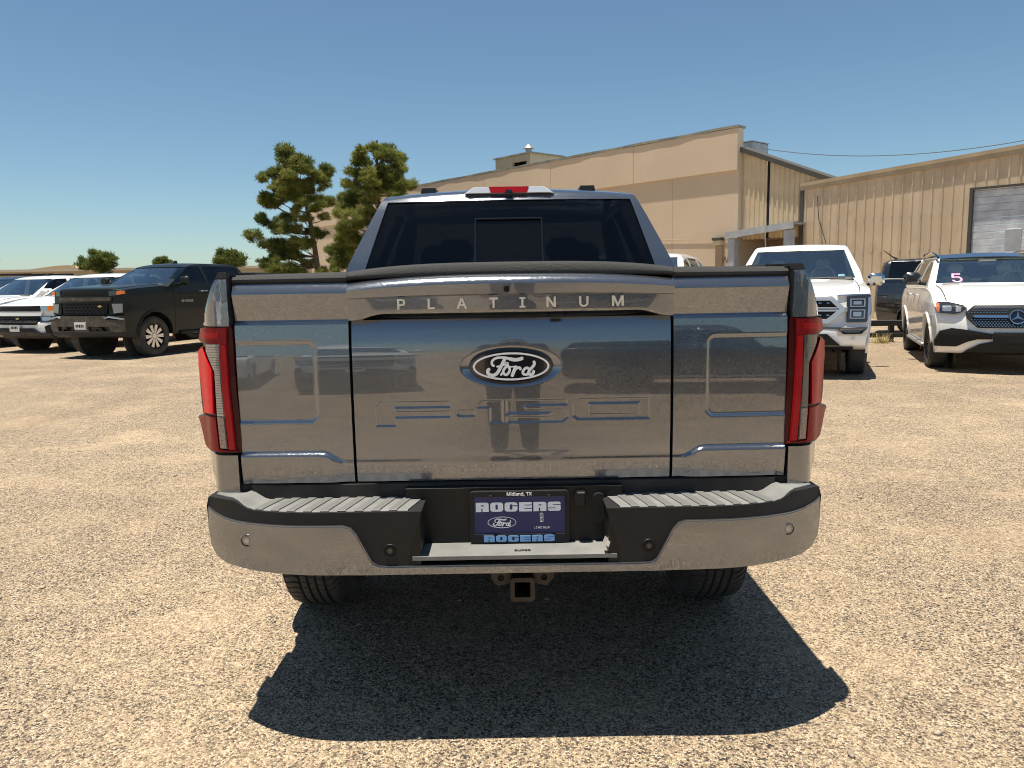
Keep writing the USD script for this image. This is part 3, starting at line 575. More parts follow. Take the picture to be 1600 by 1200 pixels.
lo_ = part(T, 'centre_step', lows, PADM)
part(lo_, 'step_mark', shift((lambda a: (a[0][:, [0, 2, 1]]*[1, 1, -1], a[1]))(text_xz('SUPER', .012, .002, True)), (.025, -.15, .6345)), PLAST2)
for x, z, big in ((-.865, .684, 1), (-.398, .655, 0), (.428, .658, 0), (.888, .690, 1)):
    y = -.199+float(bplan(x))*.98 - (.004 if big else -.012)
    sn = part(T, 'parking_sensor', rod((x, y+.012, z), (x, y-.003, z), .0155, .0145, 24), GREY if big else PLAST2, 40)
    part(sn, 'sensor_ring', lathe([(0, .0165), (-.004, .0185), (-.004, .0205), (0, .0225)], 28) and (lambda a: (np.c_[a[0][:, 1]+x, a[0][:, 0]+y, a[0][:, 2]+z], a[1][:, ::-1]))(arr(lathe([(0, .0165), (-.004, .0185), (-.004, .0205), (0, .0225)], 28))), CLEARD if big else PLAST2, 40)
    part(sn, 'sensor_core', rod((x, y-.002, z), (x, y-.005, z), .0085, .008, 20), LBLACK if not big else SILVER, 40)
# plate
py_ = -.066
pf = part(T, 'plate_frame', union([xz(rrect(-.166, .166, .635, .812, .012).difference(rrect(-.151, .151, .660, .797, .004)), py_-.014, py_), xz(rrect(-.155, .155, .636, .667, .004), py_-.015, py_), xz(rrect(-.155, .155, .795, .813, .004), py_-.015, py_)]).translate([.018, 0, 0]), PLASTIC)
pl_ = part(T, 'licence_plate', xz(rrect(-.155, .155, .640, .806, .006), py_-.010, py_+.002).translate([.018, 0, 0]), PLATEB)
def pt(par, nm, m, x, z, mt, d=.0115): part(par, nm, shift(m, (x+.018, py_-d, z)), mt)
pt(pf, 'frame_lettering', text_xz('Midland, TX', .0108, .0015, True), 0, .804, LWHITE, .0152)
part(pf, 'frame_lettering', xz(affinity.translate(affinity.scale(slab_letters('ROGERS'), .0247, .0215, origin=(0, 0)), .016, .6515), py_-.0165, py_-.0145), PLATEL)
part(pl_, 'plate_lettering', xz(affinity.translate(affinity.scale(slab_letters('ROGERS'), .0295, .0315, origin=(0, 0)), .014, .7590), py_-.0125, py_-.0095), PLATEW)
pt(pl_, 'plate_lettering', text_xz('L I N C O L N', .0058, .0015, True, 1.05), .073, .687, LWHITE)
part(pl_, 'plate_oval', xz(ell(-.059+.018, .7065, .0475, .0195).difference(ell(-.059+.018, .7065, .0458, .0178)), py_-.0125, py_-.0095), LWHITE)
part(pl_, 'plate_script', xz(affinity.translate(affinity.scale(script_word(.0205), .95, 1, origin=(0, 0)), -.059+.018, .7065), py_-.0125, py_-.0095), LWHITE)
em = rrect(-.0055, .0055, -.0155, .0155, .003); em = em.difference(rrect(-.004, .004, -.0138, .0138, .002)).union(sbox(-.0006, -.0138, .0006, .0138)).union(sbox(-.004, -.0007, .004, .0007))
part(pl_, 'plate_emblem', xz(affinity.translate(em, .073+.018, .7215), py_-.0125, py_-.0095), LWHITE)
for x in (-.095, .098): part(pf, 'plate_screw', rod((x+.018, py_-.019, .796), (x+.018, py_, .796), .0065, .0065, 12), STEELB)
part(T, 'socket_cover', union([rod((.222, -.085, .782), (.222, -.055, .782), .0225, .0225, 24), bbox(.206, .238, -.088, -.06, .758, .808, .004)]), PLAST2)
part(T, 'socket_cover', union([xz(rrect(.262, .302, .70, .80, .018), -.075, -.05)]), PLASTIC)
part(T, 'licence_lamp', union([xz([(.285, .665), (.30, .655), (.305, .672), (.292, .683)], -.19, -.16)]), CLEARW)
# hitch
part(T, 'hitch_receiver', (xz(rrect(-.041, .041, .443, .525, .012), -.11, .30) - xz(rrect(-.026, .026, .458, .510, .004), -.2, .25)).translate([.024, 0, 0]), STEELB)
for s in (-1, 1): part(T, 'chain_loop', xz(Polygon([(s*.035, .535), (s*.105, .535), (s*.105, .515), (s*.082, .488), (s*.042, .497)]).difference(Point(s*.072, .517).buffer(.011)), -.085, -.072).translate([.024, 0, 0]), STEELB)
# roof details
def roof_z(x): return 2.03-.03*(abs(x)/.7)**2.2
def lean(m): return m.warp_batch(lambda p: np.ascontiguousarray(np.c_[np.array(p)[:, 0], np.array(p)[:, 1]+(np.array(p)[:, 2]-2.01)*.25, np.array(p)[:, 2]]))
bl = part(T, 'high_brake_lamp', lean(xz([(-.262, 2.010), (.262, 2.010), (.205, 2.050), (-.205, 2.050)], 2.035, 2.14)), CLEARW)
part(bl, 'cargo_lamp', lean(xz([(-.245, 2.014), (-.105, 2.014), (-.118, 2.047), (-.200, 2.047)], 2.026, 2.05)), CLEARW); part(bl, 'cargo_lamp', lean(xz([(.245, 2.014), (.105, 2.014), (.118, 2.047), (.200, 2.047)], 2.026, 2.05)), CLEARW)
part(bl, 'brake_lens', lean(xz([(-.103, 2.014), (.103, 2.014), (.116, 2.049), (-.116, 2.049)], 2.023, 2.05)), REDL)
part(bl, 'bed_camera', lean(xz([(-.024, 2.011), (.024, 2.011), (.014, 2.030), (-.014, 2.030)], 2.014, 2.03)), LBLACK)
for x in (-.50, .49): part(T, 'roof_fin', m3.Manifold.hull_points(np.array([(x+a*w_, y, z) for a in (-1, 1) for w_, y, z in ((.058, 2.35, 2.02), (.058, 2.62, 2.05), (.042, 2.362, 2.088), (.042, 2.58, 2.09))])), PLAST2)
# sliding pane frame in the rear window: on the slope of the glass
def on_glass(x, z): return np.array([x, np.interp(z, [1.58, 1.95], [1.80, 2.0])+.06*(x/.8)**2-.001, z])
for a, b in (((-.195, 1.555), (-.195, 1.86)), ((.185, 1.555), (.185, 1.86)), ((-.195, 1.86), (.185, 1.86))):
    pts = [on_glass(a[0]+(b[0]-a[0])*t, a[1]+(b[1]-a[1])*t) for t in np.linspace(0, 1, 6)]; part(T, 'window_frame', tube(pts, .006, 6), LBLACK)
# ---------------------------------------------------------------- parked vehicles
def front_fn(S, zy):
    W, kf = S['fn']['W'], S['fn']['kf']; zs, ys = np.array(zy).T
    def fy(x, z): return np.interp(z, zs, ys) - kf*np.clip(np.abs(x)/W, 0, 1.1)**2.4
    def fp(poly, off=.0, th=.05, sides=False, L=.05):
        """a piece of the nose drawn in front view, bent to the nose's surface"""
        m = xz(poly, 0, th+.03)
        m = warp(m, lambda p: np.c_[p[:, 0], fy(p[:, 0], p[:, 2])+off+p[:, 1]-th, p[:, 2]], L)
        return [m, mir(m)] if sides else [m]
    return fy, fp
def add(root, nm, ms, mat, smooth=35): return [part(root, nm, m, mat, smooth) for m in ms][0]
def head(hx, hy): return math.atan2(-hx, hy)
def place(h, axle, ya): return (axle[0]-ya*h[0], axle[1]-ya*h[1], 0)
def turned(m): v, f = arr(m); return v*[-1, -1, 1], f
def word_on_nose(fy, s, h, x, z, off, depth=.006, bold=True, sx=1.):
    v, f = turned(text_xz(s, h, depth, bold, sx)); v = v+[x, 0, z]; v[:, 1] += fy(v[:, 0], v[:, 2])+off; return v, f
HR = np.array([-.364, -.931]); HL = np.array([-.335, -.942])

# -- white pickup facing the camera, right of the grey one
S = f150_spec(WHITE); S['cut'] = box(-.78, .78, .1, 1.75, .95, 2); S['seatm'] = SEATG
R1 = thing('pickup_truck', 'white pickup with chrome grille facing the camera beyond the right tail lamp', 'pickup truck', place(HR, (4.53, 12.20), 4.80), head(*HR))
build_vehicle(R1, S)
fy, fp = front_fn(S, [(.40, 5.3), (.42, 5.5), (.49, 5.72), (.60, 5.78), (.74, 5.77), (.76, 5.72), (.83, 5.68), (1.0, 5.66), (1.2, 5.62), (1.27, 5.56), (1.33, 5.35)])
hexo = Polygon([(-.68, 1.03), (-.49, 1.215), (.49, 1.215), (.68, 1.03), (.66, 1.0), (.45, .82), (-.45, .82), (-.66, 1.0)]); hexi = hexo.buffer(-.065, join_style=2)
g_ = add(R1, 'grille', fp(hexo, .005), GRILLE)
add(g_, 'grille_frame', fp(hexo.difference(hexi), .035), CHROMEW)
add(g_, 'grille_bar', fp([(-.70, .995), (.70, .995), (.70, 1.02), (-.70, 1.02)], .03, .03), CHROMEW); add(g_, 'grille_bar', fp([(-.70, 1.035), (.70, 1.035), (.70, 1.055), (-.70, 1.055)], .03, .03), CHROMEW)
for zc_ in (1.115, 1.155, .905, .94):
    for xc_ in np.arange(-.44, .45, .11):
        if hexi.buffer(-.03).contains(Point(xc_, zc_)): add(g_, 'grille_stud', fp(sbox(xc_-.02, zc_-.006, xc_+.02, zc_+.006), .012, .02), CHROME)
for s in (1, -1):
    hl = Polygon([(s*x, z) for x, z in [(.69, .835), (.69, 1.205), (1.01, 1.225), (1.025, .98), (.96, .835)]])
    h_ = add(R1, 'headlight', fp(hl, .01, .06), LAMPD)
    for a, b in ((1.055, 1.175), (.885, 1.02)): add(h_, 'lamp_outline', fp(sbox(*sorted((s*.735, s*.94))[:1], a, sorted((s*.735, s*.94))[1], b).difference(sbox(sorted((s*.755, s*.92))[0], a+.015, sorted((s*.755, s*.92))[1], b-.015)), .016, .02), TRIML); add(h_, 'lamp_bulb', fp(sbox(sorted((s*.78, s*.89))[0], a+.035, sorted((s*.78, s*.89))[1], b-.035), .014, .02), LAMPC)
    add(h_, 'lamp_side', fp([(s*.975, .86), (s*.975, 1.19), (s*1.01, 1.20), (s*1.015, .98)], .015, .03), LAMPC); add(R1, 'chrome_strip', fp([(s*.56, 1.215), (s*1.0, 1.232), (s*1.0, 1.245), (s*.56, 1.235)], .012, .03), CHROME)
    add(R1, 'fog_lamp', fp([(s*.56, .752), (s*.97, .752), (s*.90, .675), (s*.66, .668)], .008, .05), GRILLE); add(R1, 'fog_lens', fp([(s*.64, .725), (s*.90, .725), (s*.87, .695), (s*.68, .69)], .013, .03), LAMPD)
    add(R1, 'parking_sensor', fp(Point(s*.80, .60).buffer(.02), .004, .02), CHROME)
add(R1, 'lower_intake', fp([(-.62, .50), (-.44, .67), (.44, .67), (.62, .50)], .006, .05), GRILLE); add(R1, 'lower_valance', fp([(-.80, .40), (-.80, .475), (.80, .475), (.80, .40)], .012, .05), PLASTIC)
add(R1, 'bumper_seam', fp(sbox(-.98, .755, .98, .765), .006, .02), VOID)
for s in (-1, 1):
    for yd in (2.15, 3.1): part(R1, 'door_handle', bbox(*sorted((s*1.03, s*1.07)), yd, yd+.22, 1.24, 1.28, .015), CHROME)
    part(R1, 'running_board', bbox(*sorted((s*.80, s*1.03)), 1.7, 4.1, .38, .45, .02), PLASTIC)
part(R1, 'window_sticker', warp(xz(sbox(-.70, 1.50, -.60, 1.535), 0, .004), lambda p: np.c_[p[:, 0], 4.34-(p[:, 2]-1.42)*.84/.57-.16*(p[:, 0]/.93)**2+p[:, 1]-.028, p[:, 2]], .05), pm('sticker_blue', (.45, .68, .85), .5))
part(R1, 'wiper', union([rod((-.7, 4.32, 1.475), (-.1, 4.36, 1.462), .012), rod((0.02, 4.34, 1.475), (.6, 4.40, 1.462), .012)]), PLAST2)

def seams(root, fn, top, u, y0, y1, nose=None):
    """the shut lines at both sides of the bonnet"""
    ty, tz = np.array(top).T; y = np.linspace(y0, y1, 24)
    for s in (-1, 1): part(root, 'bonnet_seam', tube(fn(np.stack([np.full(24, s*u), y, np.interp(y, ty, tz)], -1))+[0, 0, .001], .006, 5), VOID)
seams(R1, bodyfun(**f150_spec(WHITE)['fn']), [(4.15, 1.46), (4.3, 1.44), (4.8, 1.40), (5.35, 1.33), (5.56, 1.27)], .86, 4.2, 5.54)
# -- the row at the left
MUDBAR = pm('mud_spattered_bar', (.085, .07, .052), .7, metal=.1, var=(7, (.04, .035, .03), 8), dust=(16, (.16, .115, .07), .55, .66))
def chevy_spec(P, Z, yfa, R, W=1.03, mud=False):
    """Z: bumper bottom, bumper top, hood edge, cowl, belt, roof"""
    zb, zt, zh, zc, zbelt, zr = Z; yf = yfa+.98; ar = R+.10
    low = [(.05, .55), (.03, .8), (.05, zbelt+.02), (1.95, zbelt+.02), (yfa-.45, zbelt+.02), (yfa-.35, zc), (yfa+.1, zc-.03), (yfa+.6, zh+.035), (yfa+.80, zh+.01), (yfa+.86, zh-.03), (yfa+.88, zt+.1), (yfa+.89, zt+.02), (yf-.01, zt-.01), (yf, (zb+zt)/2), (yf-.05, zb+.03), (yf-.25, zb), (yfa-.5, zb), (1.6, zb), (.3, .5)]
    return dict(paint=P, low=low, arches=[(yfa, R, ar), (1.25, R, ar)], fn=dict(W=W, zs=[.35, .55, .8, 1.0, zbelt-.1, zbelt+.05], ws=[.94, .97, .99, 1.0, .985, .94], yr=0., yf=yf, tf=.05, kf=.13, lf=.8, crown=.06, zc=zt+.1, zt=zc),
        gh=[(1.95, zbelt-.06), (1.97, zbelt+.12), (2.12, zr-.10), (2.2, zr-.03), (2.4, zr), (yfa-1.9, zr+.01), (yfa-1.5, zr-.01), (yfa-1.28, zr-.06), (yfa-.38, zbelt-.0), (yfa-.38, zbelt-.06)],
        gfn=dict(zs=[zbelt-.06, zbelt+.15, zr-.12, zr-.04, zr+.01], ws=[.975, .92, .80, .75, .70], kf=.16, kr=.05, ym=2.9, yf=yfa-.4, yr=1.95, crown=.03),
        windows=[('windshield', 'front', [(-.85, zbelt+.03), (.85, zbelt+.03), (.70, zr-.10), (-.70, zr-.10)], SHIELD), ('rear_window', 'rear', [(-.80, zbelt+.08), (.80, zbelt+.08), (.70, zr-.12), (-.70, zr-.12)], TINTS),
                 ('side_window', 'side', [(yfa-1.72, zbelt+.05), (yfa-.72, zbelt+.05), (yfa-.80, zbelt+.15), (yfa-1.28, zr-.11), (yfa-1.72, zr-.09)], TINTS), ('side_window', 'side', [(2.15, zbelt+.05), (yfa-1.83, zbelt+.05), (yfa-1.83, zr-.09), (2.3, zr-.10)], TINTS)],
        gaps=[(yfa-.62, .5, zbelt), (yfa-1.78, .5, zbelt), (1.97, .5, zbelt)], wheels=[(.87, yfa, R), (.87, 1.25, R)], wstyle='split', rim=R*.63, muddy=mud,
        seats=[(-.38, yfa-1.8, zbelt-.1, zbelt+.36, .25), (.38, yfa-1.8, zbelt-.1, zbelt+.36, .25), (0, 2.35, zbelt-.1, zbelt+.3, .6)], dash=(yfa-.95, yfa-.45, zbelt-.01, .80), mirror=(yfa-.82, zbelt+.0, 1.05, P), flare=(P if not mud else DARKG, .02), cut=box(-.76, .76, .1, 1.85, .95, 3))
def chevy(name, label, P, Z, axle, yfa, R, big, group=None):
    S = chevy_spec(P, Z, yfa, R, 1.02 if big else 1.0, big)
    rt = thing(name, label, 'pickup truck', place(HL, axle, yfa), head(*HL), group)
    build_vehicle(rt, S)
    zb, zt, zh, zc, zbelt, zr = Z
    seams(rt, bodyfun(**S['fn']), S['low'][4:9], .84, yfa-.4, yfa+.78)
    fy, fp = front_fn(S, [(y_[1], y_[0]) for y_ in sorted(S['low'][7:16], key=lambda q: q[1])])
    zA, zB, zC, zD = (zt+.025, zt+.275, zt+.315, zt+.39) if big else (zt-.06, zt+.135, zt+.145, zt+.225)   # lower grille, name bar
    zE, zF = (zt+.43, zt+.52) if big else (zt+.25, zt+.375)
    dirty = P
    lo_g = add(rt, 'lower_grille', fp([(-.60, zA), (.60, zA), (.64, zB), (-.64, zB)], .004), GRILLE)
    for k in range(1, 4):
        z = zA+(zB-zA)*k/4; add(lo_g, 'grille_bar', fp(sbox(-.59, z-.008, .59, z+.008), .014, .02), PLAST2)
    for j in range(-5, 6):
        for k in range(4):
            z = zA+(zB-zA)*(k+.5)/4; x = j*.11+(.05 if k % 2 else 0)
            if abs(x) < .56: add(lo_g, 'grille_stud', fp(sbox(x-.006, z-.02, x+.006, z+.02), .014, .02), PLAST2)
    add(rt, 'name_bar', fp([(-.70, zC), (.70, zC), (.72, zD), (-.72, zD)], .03, .05), MUDBAR if big else dirty)
    if big: add(rt, 'bumper', fp(Polygon([(-.97, zb+.10), (-1.01, zb+.2), (-1.01, zt-.09), (-.66, zt-.07), (-.58, zt-.01), (.58, zt-.01), (.66, zt-.07), (1.01, zt-.09), (1.01, zb+.2), (.97, zb+.10)]).difference(sbox(-.72, zb+.14, -.2, zb+.24)).difference(sbox(.2, zb+.14, .72, zb+.24)), .004, .05), MUDBAR)
    part(rt, 'bar_lettering', word_on_nose(fy, 'CHEVROLET', (zD-zC)*.62, 0, (zC+zD)/2, .031, .006, True, 1.75), PLAST2)
    ug = add(rt, 'upper_grille', fp([(-.66, zE), (.66, zE), (.62, zF), (-.62, zF)], .004), GRILLE)
    for j in range(-5, 6): add(ug, 'grille_stud', fp(sbox(j*.11-.035, (zE+zF)/2-.008, j*.11+.035, (zE+zF)/2+.008), .012, .02), PLAST2)
    em_ = Polygon([(-.075, -.012), (-.03, -.012), (-.03, -.03), (.03, -.03), (.03, -.012), (.08, -.012), (.065, .012), (.03, .012), (.03, .03), (-.03, .03), (-.03, .012), (-.06, .012)])
    add(rt, 'bow_emblem', fp(affinity.translate(affinity.scale(em_, .8, .8, origin=(0, 0)), -.46 if big else 0, zA+(zB-zA)*.72), .022, .02), pm('emblem_gold' if big else 'emblem_brass', (.55, .40, .15), .4, metal=.6))
    for s in (1, -1):
        add(rt, 'headlight', fp([(s*.68, zE-.01), (s*.68, zF+.005), (s*.97, zF+.01), (s*.985, zE+.02)], .01, .05), LAMPD if big else LAMPC); add(rt, 'turn_signal', fp([(s*.86, zE+.012), (s*.86, zF), (s*.99, zF), (s*1.0, zE+.03)], .02, .03), AMBER)
        add(rt, 'lamp_housing', fp([(s*.665, zA), (s*.665, zB), (s*.99, zB), (s*.985, zA+.02)] if big else [(s*.66, zt+.01), (s*.66, zB), (s*.95, zB), (s*.90, zt+.01)], .008, .05), GRILLE if big else LAMPD)
        add(rt, 'lower_lamp', fp([(s*.78, zA+.03), (s*.74, zB-.02), (s*.975, zB-.02), (s*.97, zA+.05)] if big else [(s*.72, zt+.03), (s*.70, zB-.015), (s*.93, zB-.015), (s*.90, zt+.03)], .016, .03), pm('dusty_lamp', (.22, .22, .21), .3, metal=.3, coat=.5) if big and s > 0 else (MAT('dusty_lamp') if big else LAMPC))
        if big:
            add(rt, 'bumper_cap', fp([(s*.62, zt-.055), (s*.70, zt+.0), (s*1.0, zt-.05), (s*1.0, zt-.075), (s*.72, zt-.03)], .012, .05), CLEARL); add(rt, 'tow_hook', fp(Polygon([(s*.40, zb+.16), (s*.40, zb+.22), (s*.52, zb+.22), (s*.58, zb+.15), (s*.52, zb+.15), (s*.50, zb+.19), (s*.43, zb+.19)]), .03, .03), PLAST2)
        else: add(rt, 'side_vent', fp([(s*.86, zt-.26), (s*.84, zt-.10), (s*.93, zt-.06), (s*.98, zt-.26)], .006, .04), GRILLE)
        for yd in (2.2, yfa-1.7): part(rt, 'door_handle', bbox(*sorted((s*1.01, s*1.05)), yd, yd+.22, zbelt-.17, zbelt-.13, .015), P if not big else CHROME)
        part(rt, 'running_board', bbox(*sorted((s*.82, s*1.04)), 1.8, yfa-.75, zb-.02, zb+.05, .02), PLASTIC)
        if big: part(rt, 'door_badge', (lambda a: (np.c_[s*1.036+a[0][:, 1]*s*.5, yfa-1.0-s*a[0][:, 0] if s < 0 else yfa-1.0+a[0][:, 0]*-1*-1, a[0][:, 2]+zbelt-.36], a[1]))(text_xz('2500 HD', .05, .008, True, 1.3)), CLEARL)
    if big:
        add(rt, 'lower_bumper', fp([(-.96, zb-.01), (-1.0, zb+.12), (1.0, zb+.12), (.96, zb-.01)], .008, .05), PLASTIC); add(rt, 'hood_scoop', [m3.Manifold.hull_points(np.array([(a*w_, yfa+y, zc+z) for a in (-1, 1) for w_, y, z in ((.36, .0, -.10), (.36, .55, -.15), (.30, .06, -.025), (.30, .42, -.055))]))], PLAST2)
    else:
        add(rt, 'lower_valance', fp([(-.98, zb-.02), (-.96, zb+.13), (-.62, zb+.14), (-.48, zb+.22), (.48, zb+.22), (.62, zb+.14), (.96, zb+.13), (.98, zb-.02)], .014, .06), UNDER); add(rt, 'fog_recess', fp([(-.66, zb+.145), (-.52, zb+.24), (.52, zb+.24), (.66, zb+.145)], .018, .06), GRILLE)
    pl = add(rt, 'licence_plate', fp(rrect(-.155, .155, zb+.18, zb+.335, .01) if big else rrect(-.155, .155, zb+.16, zb+.30, .01), .03, .02), PLATEC)
    for k in range(5): add(pl, 'plate_lettering', fp(sbox(-.11+k*.047, zb+.225, -.08+k*.047, zb+.285), .034, .008), PLAST2)
    fin = m3.Manifold.hull_points(np.array([(a*w_, yfa-1.75+y, zr+z) for a in (-1, 1) for w_, y, z in ((.035, -.12, 0), (.04, .10, -.01), (.012, -.11, .075), (.01, -.05, .065))])); part(rt, 'roof_antenna', fin, PLAST2)
    return rt, S
HD, _ = chevy('pickup_truck', 'black mud-spattered heavy pickup nearest in the left row, with split-spoke wheels', DARKG, (.46, .92, 1.50, 1.60, 1.55, 2.07), (-8.77, 17.25), 5.3, .44, True)
WA, SA = chevy('pickup_truck', 'white pickup half hidden behind the black muddy pickup, plate under its grille', WHITE2, (.36, .74, 1.15, 1.33, 1.32, 1.89), (-11.35, 19.1), 4.98, .41, False, 'white pickups parked in the left row')
WB = copy_of(WA, 'pickup_truck', 'white pickup cut off by the left edge of the photo', place(HL, (-14.1, 21.0), 4.98), head(*HL), 'white pickups parked in the left row')

# -- sport utility vehicles
def suv_spec(P, boxy=False, roof=None):
    if boxy:
        low = [(.08, .32), (.02, .6), (.05, 1.33), (.2, 1.38), (3.35, 1.40), (3.5, 1.38), (4.3, 1.28), (4.62, 1.20), (4.72, 1.0), (4.76, .6), (4.68, .34), (4.4, .30), (.4, .30)]
        gh = [(.06, 1.30), (.10, 1.45), (.20, 1.84), (.36, 1.91), (1.2, 1.935), (2.4, 1.93), (2.72, 1.87), (3.42, 1.38), (3.42, 1.30)]
        zs, ws = [1.30, 1.5, 1.8, 1.88, 1.935], [.97, .93, .84, .80, .72]; zr = 1.935
        win = [('windshield', 'front', [(-.84, 1.43), (.84, 1.43), (.74, 1.83), (-.74, 1.83)], SHIELD), ('rear_window', 'rear', [(-.78, 1.45), (.78, 1.45), (.70, 1.80), (-.70, 1.80)], TINTS),
               ('side_window', 'side', [(2.05, 1.42), (3.15, 1.42), (2.68, 1.80), (2.05, 1.84)], TINTS), ('side_window', 'side', [(1.15, 1.42), (1.97, 1.42), (1.97, 1.84), (1.15, 1.84)], TINTS), ('side_window', 'side', [(.34, 1.42), (1.06, 1.42), (1.06, 1.84), (.40, 1.83)], TINTS)]
        za, R, yra, yfa, yf = .40, .39, 1.02, 3.88, 4.76; dash = (3.0, 3.4, 1.37, .82); gg = [(3.25, .4, 1.38), (2.0, .4, 1.38), (1.1, .7, 1.38)]; kf = .12; zc_, zt_ = 1.0, 1.4
    else:
        low = [(.05, .40), (.0, .62), (.03, 1.0), (.12, 1.20), (3.2, 1.24), (3.45, 1.24), (3.9, 1.19), (4.4, 1.105), (4.72, 1.01), (4.83, .93), (4.90, .74), (4.93, .55), (4.92, .40), (4.85, .28), (4.6, .25), (.4, .28)]
        gh = [(.10, 1.14), (.30, 1.36), (.60, 1.64), (.85, 1.70), (1.6, 1.735), (2.3, 1.72), (2.62, 1.66), (3.52, 1.22), (3.52, 1.14)]
        zs, ws = [1.14, 1.3, 1.6, 1.68, 1.735], [.93, .875, .755, .70, .62]; zr = 1.735
        win = [('windshield', 'front', [(-.80, 1.255), (.80, 1.255), (.66, 1.635), (-.66, 1.635)], SHIELD), ('rear_window', 'rear', [(-.70, 1.30), (.70, 1.30), (.60, 1.60), (-.60, 1.60)], TINTS),
               ('side_window', 'side', [(2.12, 1.26), (3.10, 1.26), (2.62, 1.57), (2.12, 1.63)], TINTS), ('side_window', 'side', [(1.12, 1.27), (2.04, 1.26), (2.04, 1.635), (1.12, 1.63)], TINTS), ('side_window', 'side', [(.52, 1.32), (1.04, 1.28), (1.04, 1.62), (.74, 1.58)], TINTS)]
        R, yra, yfa, yf = .375, 1.05, 4.05, 4.93; dash = (3.0, 3.45, 1.20, .74); gg = [(3.30, .35, 1.2), (2.08, .35, 1.2), (1.08, .6, 1.2)]; kf = .24; zc_, zt_ = .78, 1.24
    return dict(paint=P, low=low, arches=[(yfa, R, R+.06), (yra, R, R+.06)], fn=dict(W=1.0, zs=[.25, .5, .8, 1.0, zs[0]+.05], ws=[.93, .97, 1.0, .995, .955], yr=0., yf=yf, tf=.05, kf=kf, lf=.8, tr=.04, kr=.08, crown=.06, zc=zc_, zt=zt_),
        gh=gh, gfn=dict(zs=zs, ws=ws, kf=.14, kr=.10, ym=1.9, yf=3.45, yr=.1, crown=.03), windows=win, gaps=gg, wheels=[(.84, yfa, R), (.84, yra, R)], tw=.26, rim=R*.70, wstyle='dark' , roofpaint=roof,
        seats=[(-.36, 2.15, zs[0]-.05, zs[0]+.42, .24), (.36, 2.15, zs[0]-.05, zs[0]+.42, .24), (-.4, 1.15, zs[0]-.05, zs[0]+.36, .24), (.4, 1.15, zs[0]-.05, zs[0]+.36, .24)], dash=dash, mirror=(3.02, zs[0]+.09, .98, P if boxy else BLACKP), flare=(P, .016), zr=zr) | ({} if roof else {'roofpaint': P})
S = suv_spec(WHITE); S['seatm'] = SEATC; yfa = 4.05; k_ = 1.08
MB = thing('suv', 'white luxury SUV with star grille at the right edge, pink 5 on its windshield', 'suv', (7.80+.364*yfa*k_, 12.20+.931*yfa*k_, 0), head(*HR))
UsdGeom.Xformable(stage.GetPrimAtPath(MB)).AddScaleOp().Set(Gf.Vec3f(k_, k_, k_))
build_vehicle(MB, S)
fy, fp = front_fn(S, [(.25, 4.6), (.28, 4.85), (.40, 4.92), (.55, 4.93), (.74, 4.90), (.93, 4.83), (1.01, 4.72)])
gp = Polygon([(-.50, .955), (.50, .955), (.60, .85), (.585, .77), (.46, .645), (-.46, .645), (-.585, .77), (-.60, .85)])
seams(MB, bodyfun(**S['fn']), [(3.2, 1.24), (3.45, 1.24), (3.9, 1.19), (4.4, 1.105), (4.72, 1.01)], .84, 3.4, 4.68)
g_ = add(MB, 'grille', fp(gp, .012), GRILLE)
st = [fp(sbox(x-.008, z-.005, x+.008, z+.005), .018, .012, L=.1)[0] for r_, z in enumerate(np.arange(.665, .95, .024)) for x in np.arange(-.58, .59, .036)+(.018 if r_ % 2 else 0) if gp.buffer(-.015).contains(Point(x, z)) and abs(z-.805) > .03 and math.hypot(x, z-.80) > .12]
part(g_, 'grille_studs', cat(st), CHROME, kind='stuff')
for s in (1, -1):
    add(g_, 'grille_bar', fp([(s*.11, .785), (s*.11, .825), (s*.50, .822), (s*.53, .805), (s*.50, .788)], .04, .03), CHROME)
    h_ = add(MB, 'headlight', fp([(s*.585, .925), (s*.62, .955), (s*.80, 1.00), (s*.93, 1.0), (s*.965, .93), (s*.94, .85), (s*.74, .83), (s*.66, .85)], .012, .06), LAMPD)
    add(h_, 'lamp_edge', fp([(s*.91, .985), (s*.945, .985), (s*.962, .93), (s*.94, .86), (s*.915, .86)], .018, .02), pm('amber_side' if s > 0 else 'amber_edge', (.45, .12, .05), .2, coat=1.))
    add(h_, 'lamp_bulb', fp([(s*.66, .87), (s*.655, .93), (s*.72, .95), (s*.72, .86)], .016, .02), TRIML); add(h_, 'lamp_bulb', fp(rrect(*sorted((s*.77, s*.88)), .87, .95, .02), .016, .02), LAMPC)
    add(MB, 'side_intake', fp([(s*.955, .375), (s*.96, .45), (s*.90, .59), (s*.76, .635), (s*.62, .62), (s*.28, .565), (s*.28, .49), (s*.46, .485), (s*.58, .445), (s*.70, .375)], .006, .06), GRILLE)
    part(MB, 'roof_rail', tube(smooth_line([(s*.70, .75, 1.68), (s*.71, .95, 1.735), (s*.715, 1.8, 1.755), (s*.71, 2.5, 1.715), (s*.70, 2.68, 1.66)]), .018, 6), LBLACK, 60)
    for yd in (1.35, 2.3): part(MB, 'door_handle', bbox(*sorted((s*.975, s*1.01)), yd, yd+.2, 1.04, 1.075, .012), CHROME)
    part(MB, 'running_board', bbox(*sorted((s*.82, s*1.0)), 1.6, 3.5, .27, .33, .02), pm('step_silver' if s > 0 else 'step_grey', (.3, .3, .3), .4, metal=.5))
add(MB, 'lower_intake', fp([(-.62, .26), (-.56, .33), (-.42, .42), (-.28, .455), (.28, .455), (.42, .42), (.56, .33), (.62, .26)], .008, .06), GRILLE); add(MB, 'plate_mount', fp(rrect(-.27, .27, .44, .585, .01), .022, .03), PLASTIC)
